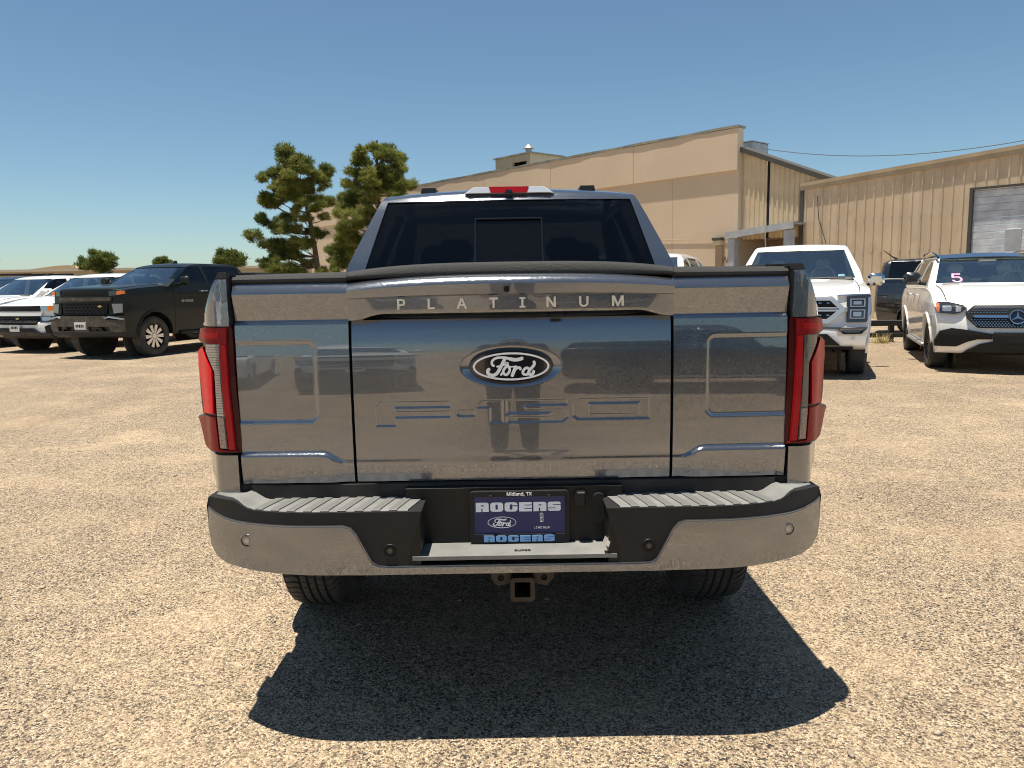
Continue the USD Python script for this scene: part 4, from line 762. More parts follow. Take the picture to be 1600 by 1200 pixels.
star = [fp(Point(0, .80).buffer(.098).difference(Point(0, .80).buffer(.086)), .045, .02, L=.03)[0]] + [fp([(cos(a+.5*pi)*.015-0, .80+sin(a+.5*pi)*.015), (cos(a)*.09, .80+sin(a)*.09), (cos(a-.5*pi)*.015, .80+sin(a-.5*pi)*.015)], .046, .02)[0] for a in (pi/2, pi/2+2*pi/3, pi/2+4*pi/3)]
part(MB, 'star_emblem', cat(star), CHROME, 30); add(MB, 'emblem_disc', fp(Point(0, .80).buffer(.092), .030, .02), LBLACK)
rf = warp(yz([(.78, 1.705), (1.6, 1.742), (2.3, 1.728), (2.66, 1.662), (2.66, 1.65), (2.3, 1.71), (1.6, 1.725), (.78, 1.69)], -1, 1), lambda p: np.c_[p[:, 0]*.655, p[:, 1]-.10*np.abs(p[:, 0])**2*(p[:, 1] > 2), p[:, 2]-.022*np.abs(p[:, 0])**2.2+.006], .1)
part(MB, 'dark_roof', rf, pm('dark_glass_roof', (.012, .02, .04), .06, coat=1.))
v, f = turned(text_xz('5', .13, .003, False, 1.7)); v = v+[.50, 0, 1.335]; v[:, 1] += 3.52-(v[:, 2]-1.22)*.90/.44-.14*(v[:, 0]/.88)**2+.012; part(MB, 'windshield_number', (v, f), PINK)
part(MB, 'inner_mirror', bbox(-.14, .14, 2.66, 2.74, 1.53, 1.62, .03), DASH)

S = suv_spec(BLACKP, True); S['wstyle'] = 'dark'
BK = thing('suv', 'boxy black SUV seen side-on behind the low rail at right', 'suv', (9.57, 20.4, 0), head(.898, -.44))
build_vehicle(BK, S)
for s in (1, -1):
    part(BK, 'window_strip', bbox(*sorted((s*.955, s*.98)), .2, 3.3, 1.395, 1.415, .006), CLEARL); part(BK, 'sill_strip', bbox(*sorted((s*.97, s*1.0)), 1.4, 3.5, .33, .37, .01), CLEARL)
    for yd in (1.35, 2.25): part(BK, 'door_handle', bbox(*sorted((s*.985, s*1.02)), yd, yd+.2, 1.20, 1.235, .012), BLACKP)
part(BK, 'antenna', tube([(.3, .55, 1.90), (.3, .42, 1.97), (.3, .22, 2.13)], [.035, .016, .01], 6), PLAST2)
S = suv_spec(WHITE); S['wstyle'] = 'bright'
WS = thing('suv', 'white SUV of which only the roof shows over the right side of the truck bed', 'suv', (3.18, 16.07, 0), head(*HR))
UsdGeom.Xformable(stage.GetPrimAtPath(WS)).AddScaleOp().Set(Gf.Vec3f(1.14, 1.14, 1.14))
build_vehicle(WS, S)
part(WS, 'roof_antenna', m3.Manifold.hull_points(np.array([(a*w_, 1.2+y, 1.73+z) for a in (-1, 1) for w_, y, z in ((.03, -.1, 0), (.035, .1, 0), (.008, -.09, .06), (.008, -.03, .05))])), WHITE)
S = suv_spec(NAVY, True); NV = thing('suv', 'dark blue SUV with roof rack at the far left edge', 'suv', place(HL, (-17.0, 24.2), 3.88), head(*HL)); build_vehicle(NV, S)
for s in (1, -1): part(NV, 'rack_rail', tube([(s*.62, .5, 1.99), (s*.62, 2.4, 1.99)], .02, 6), PLAST2)
for yb in (.6, 1.4, 2.2): part(NV, 'rack_bar', box(-.72, .72, yb-.03, yb+.03, 1.99, 2.03), PLAST2)

# -- the row behind the camera, which the tailgate mirrors
HB = np.array([.22, .975])
for nm, src, x, y, ya, lab, hd in (('suv', BK, 4.6, -5.6, 3.88, 'black boxy SUV standing behind the photographer, mirrored in the tailgate', (.99, .14)), ('pickup_truck', WA, -2.6, -6.6, 4.98, 'white pickup facing the tailgate from behind the photographer', HB), ('suv', WS, -5.6, -6.9, 4.05, 'white SUV parked beside the white pickup behind the photographer', HB),
                               ('pickup_truck', HD, 9.4, -7.5, 5.3, 'dark pickup at the end of the row behind the photographer', HB), ('pickup_truck', R1, -8.8, -8.0, 4.80, 'white chrome-grille pickup at the left end of the row behind the photographer', HB)):
    copy_of(src, nm, lab, place(hd, (x, y), ya), head(*hd))
# ---------------------------------------------------------------- buildings
STUCCO = pm('tan_stucco', (.60, .472, .34), .9, var=(.35, (.55, .43, .305), 7), bump=(14, .003), dust=(1.6, (.62, .50, .36), .56, .8))
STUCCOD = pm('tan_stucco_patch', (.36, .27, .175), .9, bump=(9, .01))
COPING = pm('coping_metal', (.17, .19, .16), .5, metal=.3, var=(1.5, (.34, .30, .22), 5))
TANMETAL = [pm(f'tan_wall_sheet_{w}', c, .5, spec=.3, var=(1.3, tuple(x*.90 for x in c), 6), dust=(.9, (.36, .27, .17), .58, .9)) for w, c in (('plain', (.59, .46, .315)), ('light', (.62, .485, .335)), ('faded', (.555, .435, .30)))]
TRIMT = pm('tan_trim', (.42, .32, .20), .5, var=(2, (.36, .27, .17), 5)); CORR = pm('corrugated_tan', (.62, .48, .31), .55, var=(1.2, (.52, .40, .25), 7))
GALV = pm('galvanised_steel', (.36, .37, .38), .45, metal=.5, var=(3, (.28, .29, .30), 5)); GREYP = pm('grey_painted_steel', (.40, .42, .44), .5, var=(3, (.33, .34, .36), 5))
DARKTRIM = pm('dark_brown_trim', (.06, .055, .045), .6); ROOFM = pm('dusty_roof', (.3, .26, .2), .9)
DOORM = pm('peeling_door_paint', (.62, .63, .65), .6, var=(2.2, (.40, .43, .48), 9), dust=(9, (.34, .37, .43), .58, .68))
BEIGEB = pm('beige_box', (.55, .47, .30), .6); CABLE = pm('black_cable', (.02, .02, .02), .6)
D = np.array([-.653, .757]); N = np.array([.757, .653]); C0 = np.array([9.08, 31.1])      # along the long wall (away from us), into the building
def wframe(o, d, n):
    """(s, t, z) -> world for a wall starting at o, running along d, with n pointing into the building"""
    return lambda m: (lambda v, f: (np.c_[o[0]+v[:, 0]*d[0]+v[:, 1]*n[0], o[1]+v[:, 0]*d[1]+v[:, 1]*n[1], v[:, 2]], f if d[0]*n[1]-d[1]*n[0] > 0 else f[:, ::-1]))(*arr(m))
def rebase(m, o): v, f = m; return v-np.array([o[0], o[1], 0]), f
A = wframe((0, 0), D, N)
B1 = thing('stucco_building', 'long tan stucco building with level parapet behind the pine trees', 'building', (*C0, 0))
part(B1, 'lower_wall', A(box(0, 37, 0, .3, -.2, 5.72)), STUCCO)
ups = [s for s in np.arange(0, 37, 5.3)] + [37]
for a, b in zip(ups[:-1], ups[1:]): part(B1, 'upper_wall_panel', A(bbox(a+.006, b-.006, -.10, .3, 5.72, 7.33, .012)), STUCCO)
part(B1, 'side_wall', A(box(0, .3, .3, 14, -.2, 5.9)), STUCCO); part(B1, 'side_wall', A(box(36.7, 37, .3, 14, -.2, 5.9)), STUCCO); part(B1, 'flat_roof', A(box(0, 37, .3, 14, 5.9, 6.05)), ROOFM)
for a, b in zip(ups[:-1], ups[1:]):
    part(B1, 'coping', A(warp(box(a, b-.01, -.128, .42, 7.33, 7.43), lambda p: p+np.c_[0*p[:, 0], np.where(p[:, 1] < 0, .007*np.sin(p[:, 0]*1.1)+.004*np.sin(p[:, 0]*3.3+1), 0), .012*np.sin(p[:, 0]*1.7)], .5)), COPING)
part(B1, 'downspout', A(box(.64, .96, -.09, 0, 0, 2.82)), STUCCOD)
part(B1, 'conduit', A(union([rod((0.3, -.03, 3.05), (5, -.03, 3.22), .012), rod((5, -.03, 3.22), (14, -.03, 3.2), .012)])), STUCCOD)
for s_ in (3.2, 8.5): part(B1, 'wall_joint', A(box(s_, s_+.015, -.004, .0, 0, 5.7)), STUCCOD)
wl = part(B1, 'wall_lamp', A(union([bbox(.60, 1.0, -.25, 0, 2.83, 3.02, .02)])), BEIGEB); part(wl, 'lamp_visor', A(bbox(.58, 1.02, -.28, 0, 3.02, 3.14, .02)), DARKTRIM)
gv = [(.40, 2.45), (.46, 2.12), (.55, 2.36), (.64, 2.12), (.72, 2.45)]; part(B1, 'wall_mark', A(xz(LineString(gv).buffer(.018), -.006, .002)), pm('brown_mark', (.16, .09, .05), .8))
# rooftop structures
def at(px, py, Y): d = fw+(px-800)/1200*cr+(600-py)/1200*cu; return d[0]*Y/d[1], CAMH+d[2]*Y/d[1]
P1 = thing('rooftop_penthouse', 'small tan rooftop room with a dark opening above the parapet', 'rooftop room', (-.75, 46.2, 5.8), math.atan2(D[1], D[0]))
part(P1, 'wall', box(-3.0, 0, -2.6, 0, 0, 2.75) - box(-2.75, -1.5, -.3, .3, 1.85, 2.4) - box(-2.9, -.1, -2.45, -.15, .1, 2.65), pm('cream_block', (.50, .43, .31), .8, var=(2, (.42, .35, .24), 5)))
part(P1, 'roof_edge', box(-3.1, .1, -2.7, .1, 2.75, 2.83), COPING)
V1 = thing('vent_pipe', 'grey vent pipe with a cap on the roof beside the rooftop room', 'vent pipe', (at(826, 250, 45)[0], 44.6, 5.95))
part(V1, 'pipe', rod((0, 0, 0), (0, 0, 2.95), .19, .17, 18), GALV, 30); part(V1, 'cap', rod((0, 0, 2.95), (0, 0, 3.15), .32, .12, 18), GALV, 30)
H1 = thing('rooftop_unit', 'grey metal air handling box on the roof right of the stucco wall', 'air unit', (11.2, 37.0, 5.93), math.atan2(D[1], D[0]))
part(H1, 'casing', bbox(-.65, .65, -.7, .7, 0, 1.72, .03), GALV); part(H1, 'lid', box(-.68, .68, -.73, .73, 1.72, 1.76), GALV); part(H1, 'base', box(-.8, .8, -.75, .75, -.3, 0), DARKTRIM)
# corrugated link with its canopy
o2 = C0+.25*N
E2 = -D
B2 = thing('corrugated_shed', 'corrugated tan metal wall with a sloping dark roof edge between the two buildings', 'shed', (*o2, 0))
A2 = wframe((0, 0), E2, N)
def zt2(s): return 6.50-.42*s
for s0, s1 in ((-.3, 1.12), (1.22, 7.2)):
    ss = np.arange(s0, s1+.001, .035); ph = np.round((ss % .21)/.035).astype(int) % 6; dep = np.array([0, 0, -.035, -.035, -.035, 0])[ph]
    P = np.stack([np.stack([ss, dep, np.full_like(ss, 3.0)], -1), np.stack([ss, dep, zt2(ss)], -1)], 1)
    part(B2, 'corrugated_wall', A2((P.reshape(-1, 3), np.vstack([(lambda q: np.vstack([q[:, [0, 1, 2]], q[:, [0, 2, 3]]]))(gridmesh(P)[1])]))), CORR)
part(B2, 'wall_gap', A2(box(1.12, 1.22, -.01, .05, 3.0, 5.92)), VOID)
part(B2, 'roof', A2(move(box(-.3, 7.4, -.18, .9, -.09, .1), lambda v: v+np.c_[0*v[:, 0], 0*v[:, 0], zt2(v[:, 0])])), DARKTRIM)
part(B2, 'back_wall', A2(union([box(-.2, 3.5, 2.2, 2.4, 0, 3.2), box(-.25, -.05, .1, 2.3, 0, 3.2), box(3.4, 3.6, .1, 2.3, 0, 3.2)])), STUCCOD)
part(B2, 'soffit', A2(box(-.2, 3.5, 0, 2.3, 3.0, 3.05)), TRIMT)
CN = thing('canopy', 'grey steel canopy on two posts in the gap between the buildings', 'canopy', (*o2, 0))
cz = lambda v: np.c_[v[:, 0], v[:, 1], v[:, 2]+.085*v[:, 0]]
part(CN, 'canopy_roof', A2(move(box(.12, 2.9, -1.2, 0, 3.16, 3.24), cz)), GALV); part(CN, 'front_beam', A2(move(box(.10, 2.95, -1.25, -1.2, 3.0, 3.25), cz)), GREYP); part(CN, 'edge_flashing', A2(move(box(.1, 2.95, -.05, -.002, 3.26, 3.36), cz)), DARKTRIM)
for s_ in (.30, 2.66): part(CN, 'post', A2(bbox(s_-.15, s_+.15, -1.15, -.85, 0, 3.0+.085*s_, .02)), GREYP)
wr = thing('hanging_wire', 'thin wire hanging down in front of the steel canopy', 'wire', (*o2, 0)); part(wr, 'strand', A2(tube([(1.9, -1.3, 3.55), (1.86, -1.3, 3.0), (1.9, -1.29, 2.4), (1.85, -1.28, 1.2), (1.88, -1.27, .0)], .018, 5)), GREYP)
# ribbed metal building at the right
Pm = np.array([10.9, 29.0]); A3 = wframe((0, 0), E2, N)
B3 = thing('metal_building', 'tan ribbed metal building with a rising roof edge and big overhead door', 'building', (*Pm, 0))
def zt3(s): return 4.78+.058*s
dl, dr, dz = 5.62, 10.2, 4.12; pw = .312; s = 0.
k = 0
while s < 16:
    zb = dz+.06 if dl-.05 < s+pw/2 < dr else -.1
    sec = [(s, 0), (s+.05, 0), (s+.075, -.038), (s+.105, -.038), (s+.13, 0), (s+pw, 0)]
    P = np.array([[(a, t, zb), (a, t, zt3(a))] for a, t in sec]); q = gridmesh(P)
    part(B3, 'wall_panel', A3(q), TANMETAL[(k*7+k//3) % 3]); s += pw; k += 1
part(B3, 'roof_trim', A3(move(union([box(-.12, 16, -.070, .3, -.12, .14), box(-.12, 16, -.088, -.070, .02, .14)]), lambda v: v+np.c_[0*v[:, 0], 0*v[:, 0], zt3(v[:, 0])])), TRIMT)
part(B3, 'roof', A3(move(box(-.1, 16, .3, 20, .0, .12), lambda v: v+np.c_[0*v[:, 0], 0*v[:, 0], zt3(v[:, 0])])), ROOFM)
part(B3, 'corner_trim', A3(box(-.14, -.002, -.05, .3, 0, 4.7)), DARKTRIM); part(B3, 'side_wall', A3(box(-.02, .0, .3, 20, 0, 4.75)), TANMETAL[0])
part(B3, 'wall_wire', A3(tube([(.55, -.06, 4.4), (.62, -.06, 3.6), (.9, -.06, 2.8), (1.2, -.06, 1.8)], .012, 5)), CABLE)
scr = [box(a-.012, a+.012, -.052, -.034, z-.012, z+.012) for a in np.arange(.09, 16, pw) for z in (1.15, 2.3, 3.45, 4.4) if not (dl-.1 < a < dr and z < dz+.1)]
part(B3, 'screw_heads', A3(cat(scr)), GALV, kind='stuff')
dr_ = xf(B3, 'overhead_door')
for z in np.arange(0, dz-.01, .215): part(dr_, 'door_slat', A3(bbox(dl+.06, dr-.06, .05, .09, z+.004, z+.211, .012)), DOORM)
part(dr_, 'door_frame', A3(union([box(dl-.03, dl+.06, -.06, .12, 0, dz+.06), box(dr-.06, dr+.03, -.06, .12, 0, dz+.06), box(dl+.06, dr-.06, -.06, .12, dz, dz+.06)])), DARKTRIM)
part(dr_, 'door_window', A3(bbox(dl+1.0, dl+1.45, .03, .06, 2.35, 2.85, .01)), GREYP)
cb = thing('overhead_cable', 'black cable sagging from the rooftop box towards the metal roof', 'cable', (0, 0, 0))
t = np.linspace(0, 1, 30)[:, None]; a_, b_ = np.array([11.6, 36.2, 7.35]), np.array([19.6, 27.2, 6.35]); pts = a_+(b_-a_)*t; pts[:, 2] -= 1.05*(4*t*(1-t))[:, 0]*.55; part(cb, 'strand', tube(pts, .015, 5), CABLE)
# far building at the left
F1 = thing('far_building', 'long low tan building on the horizon at the far left', 'building', (-40, 82, 0))
part(F1, 'wall', box(-32, 17.5, 0, 10, 0, 3.35), pm('far_tan_wall', (.38, .31, .215), .9)); part(F1, 'roof_edge', box(-32.2, 17.7, -.25, 10, 3.35, 3.6), pm('cream_roof_edge', (.58, .52, .40), .8))
part(F1, 'raised_roof', union([m3.Manifold.hull_points(np.array([(x, y, z) for x, z in ((-12.5, 3.6), (-9.0, 4.0), (-7.5, 4.05), (-6.6, 3.65)) for y in (2., 6.)]))]), STUCCOD)
for x, w in ((-14.8, 1.4), (-12.6, 1.3), (-8.6, 1.6), (-5.2, 1.6)): 
    f_ = part(F1, 'window', box(x-w/2, x+w/2, -.06, .02, .9, 2.5), GREYP); part(f_, 'pane', box(x-w/2+.1, x+w/2-.1, -.08, -.05, 1.0, 2.4), LBLACK)
for x, w in ((-16.2, 1.2), (-10.7, 1.4), (-6.9, 1.3), (-3.6, 1.3)): part(F1, 'orange_panel', box(x-w/2, x+w/2, -.05, .02, .8, 2.6), pm(f'orange_panel_{["one","two","three","four"][int((x+16.2)//4)]}', (.36, .20, .08), .8))
part(F1, 'doorway', box(-2.4, .6, -.05, .02, 0, 2.5), VOID)
UP = thing('utility_pole', 'thin utility pole with crossarms at the far left edge', 'utility pole', (-76.5, 115, 0)); part(UP, 'pole', rod((0, 0, 0), (0, 0, 6.6), .14, .1), DARKTRIM); part(UP, 'crossarm', union([box(-1.2, 1.2, -.08, .08, 5.9, 6.1), box(-1, 1, -.08, .08, 5.1, 5.25)]), DARKTRIM)
# low rail
FN = thing('rail_fence', 'low black two-rail fence in front of the boxy black SUV', 'fence', (7.2, 17.45, 0), -.07)
RAILM = pm('black_rail_paint', (.012, .012, .012), .6)
for z0, z1 in ((.37, .50), (.11, .22)): part(FN, 'rail', bbox(0, 7.6, -.06, .02, z0, z1, .015), RAILM)
for x in (-.02, 1.42, 3.85, 6.3): part(FN, 'post', bbox(x-.055, x+.055, .022, .13, 0, .50, .012), RAILM)
rng = np.random.default_rng(5)
def tuft(n, r, h, w):
    V, Fc = [], []
    for i in range(n):
        a = rng.uniform(0, 2*pi); l = rng.uniform(.4, 1)*h; o = rng.normal(0, r*.35, 2); tip = np.array([o[0]+cos(a)*r*rng.uniform(.2, 1), o[1]+sin(a)*r*rng.uniform(.2, 1), l]); d = np.array([-sin(a), cos(a), 0])*w
        b = len(V); V += [np.array([*o, 0])-d, np.array([*o, 0])+d, tip]; Fc.append([b, b+1, b+2])
    return np.array(V), np.array(Fc)
DRY = pm('dry_grass', (.42, .33, .16), .9)
G1 = thing('dry_grass_tuft', 'dry yellow grass tuft at the foot of the low black rail', 'grass tuft', (8.28, 17.15, 0)); part(G1, 'blades', tuft(160, .22, .26, .006), DRY)
G2 = thing('dry_grass_tuft', 'small dry grass clump right of the rail post', 'grass tuft', (8.95, 17.2, 0)); part(G2, 'blades', tuft(70, .14, .13, .005), DRY)

pv, pf_ = [], []; n0 = 0
for i in range(900):
    yy = 1.4+8*rng.uniform(0, 1)**1.7; xx = rng.uniform(-.75, .75)*(yy+.6); r = rng.uniform(.004, .009)*(1 if rng.uniform() < .93 else 1.7)
    v, f = arr(trimesh.creation.icosphere(1, r)); v = v*rng.uniform(.6, 1.3, 3)+rng.normal(0, r*.12, v.shape); v[:, 2] *= .7; v += [xx, yy, r*.35]; pv.append(v); pf_.append(f+n0); n0 += len(v)
usdkit.mesh(stage, '/World/loose_pebbles', (np.vstack(pv), np.vstack(pf_)), pm('pebble', (.42, .34, .25), .85, var=(40, (.20, .165, .13), 3)), True); tag(stage.GetPrimAtPath('/World/loose_pebbles'), 'loose pebbles lying about on the gravel lot', 'pebbles', kind='stuff')
# ---------------------------------------------------------------- pine trees
def leafmat(name, a, b, c):
    n = {'g': ('geometry', {}), 'r': ('rgb_ramp', {'ramp': [(0, a), (.5, b), (1, c)]}), 'd': ('diffuse_bsdf', {}), 't': ('translucent_bsdf', {}), 'm': ('mix_closure', {'fac': .35}), 'nz': ('noise_texture', {'scale': .9, 'detail': 2.}), 'mx': ('mix_float', {'fac': .55}), 'nr': ('map_range', {'from_min': .3, 'from_max': .7, 'clamp': True})}
    return usdkit.material(stage, '/World/Looks/'+name, n, [('g.position', 'nz.vector'), ('nz.fac', 'nr.value'), ('g.random_per_island', 'mx.a'), ('nr.result', 'mx.b'), ('mx.result', 'r.fac'), ('r.color', 'd.color'), ('r.color', 't.color'), ('d.BSDF', 'm.closure1'), ('t.BSDF', 'm.closure2')], surface='m.closure')
NEEDLE = leafmat('pine_needles', (.085, .12, .035), (.26, .265, .075), (.50, .44, .17)); NEEDLE2 = leafmat('far_pine_needles', (.07, .10, .03), (.15, .175, .05), (.27, .26, .09))
BARK = pm('pine_bark', (.10, .075, .055), .9, var=(6, (.17, .13, .10), 6), bump=(14, .03))
def needles(cl, blade, dens, rng):
    """cl: (x, y, z, r) clumps -> one mesh of needle sprays"""
    Vs, Fs, n0 = [], [], 0
    S5 = [(x+a*r*1.05, y+b*r*1.05, z+c*r*.75, r*q) for x, y, z, r in cl for a, b, c, q in zip(*rng.normal(0, .48, (3, 7)), rng.uniform(.35, .75, 7))]
    for x, y, z, r in S5:
        n = int(dens*1.15*r*r)+3; d = rng.normal(size=(n, 3)); d /= np.linalg.norm(d, axis=1)[:, None]; d[:, 2] = np.where(d[:, 2] < -.3, d[:, 2]*.4, d[:, 2])
        c = np.array([x, y, z])+d*r*(rng.uniform(.15, 1.2, n)**.6)[:, None]*[1, 1, .72]
        m = 7; out = (d*.8+[0, 0, .45])[:, None, :]+rng.normal(0, .75, (n, m, 3)); out /= np.linalg.norm(out, axis=2)[..., None]
        L = blade*rng.uniform(.6, 1.25, (n, m, 1)); side = np.cross(out, rng.normal(size=(n, m, 3))); side /= np.linalg.norm(side, axis=2)[..., None]; w = blade*.11
        base = c[:, None, :]+rng.normal(0, blade*.25, (n, m, 3))
        V = np.stack([base-side*w, base+side*w, base+out*L], 2).reshape(-1, 3); Vs.append(V); Fs.append(np.arange(len(V)).reshape(-1, 3)+n0); n0 += len(V)
    return np.vstack(Vs), np.vstack(Fs)
def pine(name, label, base, trunk, cl, blade, dens, mat, rng, group=None):
    t_ = thing(name, label, 'tree', base, 0, group)
    tr = smooth_line(trunk, 6); part(t_, 'trunk', tube(tr, np.interp(np.linspace(0, 1, len(tr)), [0, 1], [trunk[-1][2]*.024, trunk[-1][2]*.005]), 10), BARK, 60)
    for x, y, z, r in cl:
        zt = max(.3, z-.25*math.hypot(x, y)-.3); i = np.argmin(np.abs(tr[:, 2]-zt)); p0 = tr[i]; p1 = np.array([x, y, z]); mid = (p0+p1)/2+[0, 0, -.10*np.linalg.norm(p1-p0)]
        part(t_, 'limb', tube(smooth_line([p0, mid, p1], 4), np.linspace(.022+.012*np.linalg.norm(p1-p0), .012, 12), 5), BARK, 60)
    part(t_, 'crown', needles(cl, blade, dens, rng), mat)
    return t_
def from_photo(c, Y, xc, rng, hw):
    out = []
    for a in c:
        cx, cy = a[:2]; r = a[2] if len(a) > 2 else 55; px, py = 360+.2167*cx, 180+.2167*cy; x, z = at(px, py, Y); rr = r*.2167*Y/1200
        out.append((x-xc, rng.uniform(-1, 1)*.8*hw*math.sqrt(max(.05, 1-min(1, abs(x-xc)/hw)**2)), z, rr))
    n = len(out)
    for i in range(16):
        a, b = out[rng.integers(n)], out[rng.integers(n)]
        if abs(a[2]-b[2]) < 2.2: out.append(((a[0]+b[0])/2, (a[1]+b[1])/2, (a[2]+b[2])/2, .45))
    return out
rng = np.random.default_rng(11)
c1 = [(440, 270, 70), (390, 330, 60), (300, 380, 50), (250, 420, 40), (520, 300, 60), (620, 340, 60), (560, 380, 80), (660, 420, 60), (440, 430, 80), (340, 470, 60), (690, 470, 40), (240, 550, 60), (300, 590, 70), (500, 520, 80), (600, 540, 75), (660, 570, 50), (460, 600, 60), (620, 620, 55), (230, 690, 45), (280, 740, 50), (380, 680, 60), (560, 700, 45), (680, 690, 35), (360, 770, 60), (450, 780, 60), (560, 790, 45), (170, 840, 45), (240, 890, 50), (330, 880, 50), (680, 820, 45), (420, 900, 60), (520, 890, 50), (585, 890, 45), (360, 960, 60), (460, 980, 55), (300, 1040, 60), (230, 1030, 40), (400, 1060, 70), (500, 1060, 60), (545, 1085, 45), (700, 1090, 40), (420, 1130, 80), (300, 1130, 60), (560, 1150, 60)]
X1, Y1 = at(495, 400, 45)[0], 45
pine('pine_tree', 'full pine with open lower limbs, left one of the two beside the grey pickup cab', (X1, Y1, -.35), [(0, 0, 0), (.05, 0, 2), (-.1, 0, 4), (-.5, 0, 6.5), (-1.35, 0, 9.0)], from_photo(c1, Y1, X1, rng, 2.6), .18, 620, NEEDLE, rng)
c2 = [(1080, 170, 45), (1040, 210, 45), (1110, 210, 45), (990, 240, 30), (1200, 240, 40), (1150, 260, 50), (930, 310, 40), (1040, 310, 60), (1180, 330, 60), (1240, 350, 35), (900, 380, 40), (980, 380, 60), (1090, 390, 70), (1180, 410, 50), (1300, 440, 42), (1260, 480, 45), (880, 470, 50), (960, 460, 60), (1060, 460, 60), (1160, 480, 50), (810, 540, 38), (870, 560, 50), (960, 560, 60), (1050, 550, 60), (840, 620, 50), (940, 640, 60), (1000, 650, 50), (830, 690, 50), (900, 740, 60), (950, 700, 50), (860, 790, 50), (800, 830, 45), (870, 860, 40), (790, 900, 60), (760, 980, 60), (820, 1010, 60), (850, 940, 50), (705, 930, 38), (780, 1060, 50), (960, 850, 60), (1100, 650, 70), (1200, 700, 70), (1150, 850, 80), (1000, 950, 70)]
X2, Y2 = at(596, 400, 41)[0], 41
pine('pine_tree', 'narrower dark pine partly hidden by the grey pickup cab', (X2, Y2, -.35), [(0, 0, 0), (.05, 0, 3), (-.05, 0, 6), (.0, 0, 9.2)], from_photo(c2, Y2, X2, rng, 2.3), .18, 620, NEEDLE, rng)
def far_pine(px, pyt, pyb, hw, Y, lab, flat):
    x0, zt_ = at(px, pyt, Y); zb = at(px, pyb, Y)[1]; w = hw*Y/1200; cl = []
    for i in range(22):
        d_ = rng.normal(size=3); d_ *= rng.uniform(.3, 1)**.4/np.linalg.norm(d_); hz = (zt_-zb)/2*.82; cl.append((d_[0]*w*.72, d_[1]*w*.72, (zt_+zb)/2+d_[2]*hz, w*.24*rng.uniform(.7, 1.3)))
    pine('pine_tree', lab, (x0, Y, 0), [(0, 0, 0), (.1, 0, zt_*.5), (0, 0, zt_*.95)], cl, .30, 150, NEEDLE2, rng, None)
far_pine(151, 392, 428, 31, 76, 'round bushy pine above the white pickups at left', True)
far_pine(254, 401, 420, 15, 118, 'small distant pine right of the round bushy one', True)
far_pine(358, 387, 425, 26, 70, 'dense dark pine behind the black pickup cab', True)
# ---------------------------------------------------------------- the photographer, seen only mirrored in the paint
def chain(pts, n=14): return [m3.Manifold.hull(m3.Manifold.compose([ball(a[0], a[1], n), ball(b[0], b[1], n)])) for a, b in zip(pts[:-1], pts[1:])]
def flesh(ch, it=8, L=.022):
    v, f = arr(union(ch).refine_to_length(L)); t_ = trimesh.Trimesh(v, f); trimesh.smoothing.filter_taubin(t_, iterations=it); return np.array(t_.vertices), np.array(t_.faces)
V3 = lambda x, y, z: np.array([x, y, z])
SKIN = pm('skin', (.45, .27, .18), .5); SHIRT = pm('navy_shirt', (.03, .035, .06), .85); JEANS = pm('dark_jeans', (.02, .022, .035), .85); HAIR = pm('brown_hair', (.03, .02, .012), .6); SHOE = pm('dark_shoes', (.015, .013, .012), .6)
PS = thing('person', 'person in dark shirt and jeans holding a phone up, mirrored in the tailgate', 'person', (.02, -.55, 0))
legs, arms, hands = [], [], []
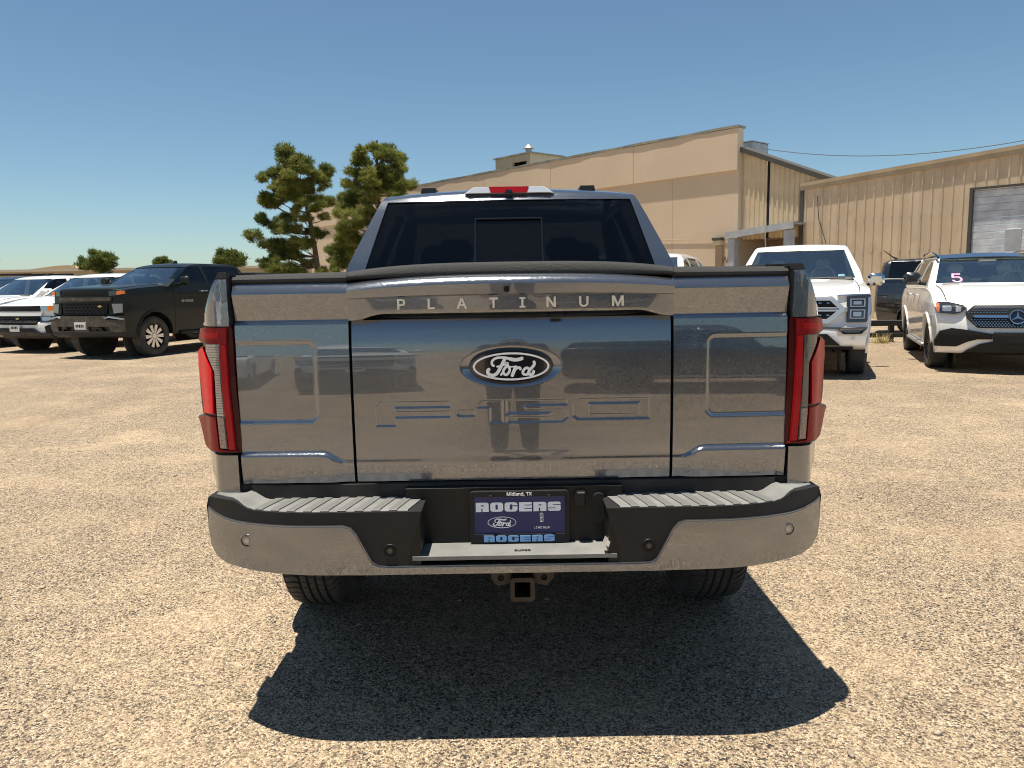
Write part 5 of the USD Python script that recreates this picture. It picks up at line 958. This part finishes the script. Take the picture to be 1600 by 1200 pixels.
for s in (-1, 1):
    legs.append([(V3(s*.10, 0, .93), .105), (V3(s*.115, .02, .52), .068), (V3(s*.125, -.01, .10), .046)])
    arms.append([(V3(s*.185, 0, 1.42), .062), (V3(s*.25, .10, 1.17), .046), (V3(s*.095, .42, 1.42), .033)])
    W_ = V3(s*.085, .46, 1.45); hands += chain([(V3(s*.095, .42, 1.42), .028), (W_, .026), (V3(s*.075, .50, 1.50), .022)])
    for j in range(4): b = V3(s*.088, .515-.004*j, 1.525-.022*j); hands += chain([(b-V3(0, .03, .01), .010), (b+V3(s*.006, .015, 0), .009), (b+V3(-s*.012, .036, .002), .0085), (b+V3(-s*.034, .036, .003), .008)], 8)
    hands += chain([(W_, .014), (V3(s*.062, .475, 1.50), .011), (V3(s*.052, .50, 1.535), .009)], 8)
hd = [ball((0, .03, 1.645), .085), ball((0, .0, 1.665), .092)] + chain([(V3(0, .07, 1.57), .045), (V3(0, .06, 1.63), .07)]) + chain([(V3(0, .112, 1.645), .012), (V3(0, .128, 1.612), .016)], 8) + [ball((s*.092, .0, 1.63), .022, 8) for s in (-1, 1)]
torso = [(V3(0, 0, .98), .135), (V3(0, .01, 1.15), .125), (V3(0, 0, 1.36), .14)]
part(PS, 'body', flesh(chain(torso)+chain([(V3(0, 0, 1.42), .065), (V3(0, .02, 1.58), .055)])+hd+sum([chain(a) for a in legs+arms], [])+hands, 5, .014), SKIN, True)
g_ = lambda ch, e: [(p, r+e) for p, r in ch]
part(PS, 'shirt', flesh(chain(g_(torso, .012))+chain([(V3(-.17, 0, 1.42), .075), (V3(.17, 0, 1.42), .075)])+sum([chain(g_(a, .014)[:1]+[(a[0][0]*.25+a[1][0]*.75, .064)]) for a in arms], []), 6), SHIRT, True)
part(PS, 'trousers', flesh(chain([(V3(-.07, 0, .96), .125), (V3(.07, 0, .96), .125)])+sum([chain(g_(a, .016)) for a in legs], []), 6), JEANS, True)
for s in (-1, 1): part(PS, 'shoe', flesh(chain([(V3(s*.125, -.03, .05), .048), (V3(s*.135, .14, .04), .042), (V3(s*.14, .19, .035), .034)]), 4), SHOE, True)
part(PS, 'hair', flesh([ball((0, -.02, 1.69), .094), ball((0, .03, 1.715), .07), ball((0, -.05, 1.63), .07)], 4), HAIR, True)
for s in (-1, 1): part(PS, 'eye', ball((s*.032, .102, 1.652), .011, 10), LWHITE, True)
part(PS, 'mouth', bbox(-.022, .022, .108, .116, 1.578, 1.586, .003), pm('lips', (.32, .12, .10), .5))
PH = thing('phone', 'dark phone held up in both hands of the person mirrored in the tailgate', 'phone', (0, -.03, 1.5)); part(PH, 'phone_body', bbox(-.08, .08, -.009, 0, -.038, .038, .006), LBLACK); part(PH, 'screen', box(-.074, .074, -.0105, -.0092, -.034, .034), DASH)
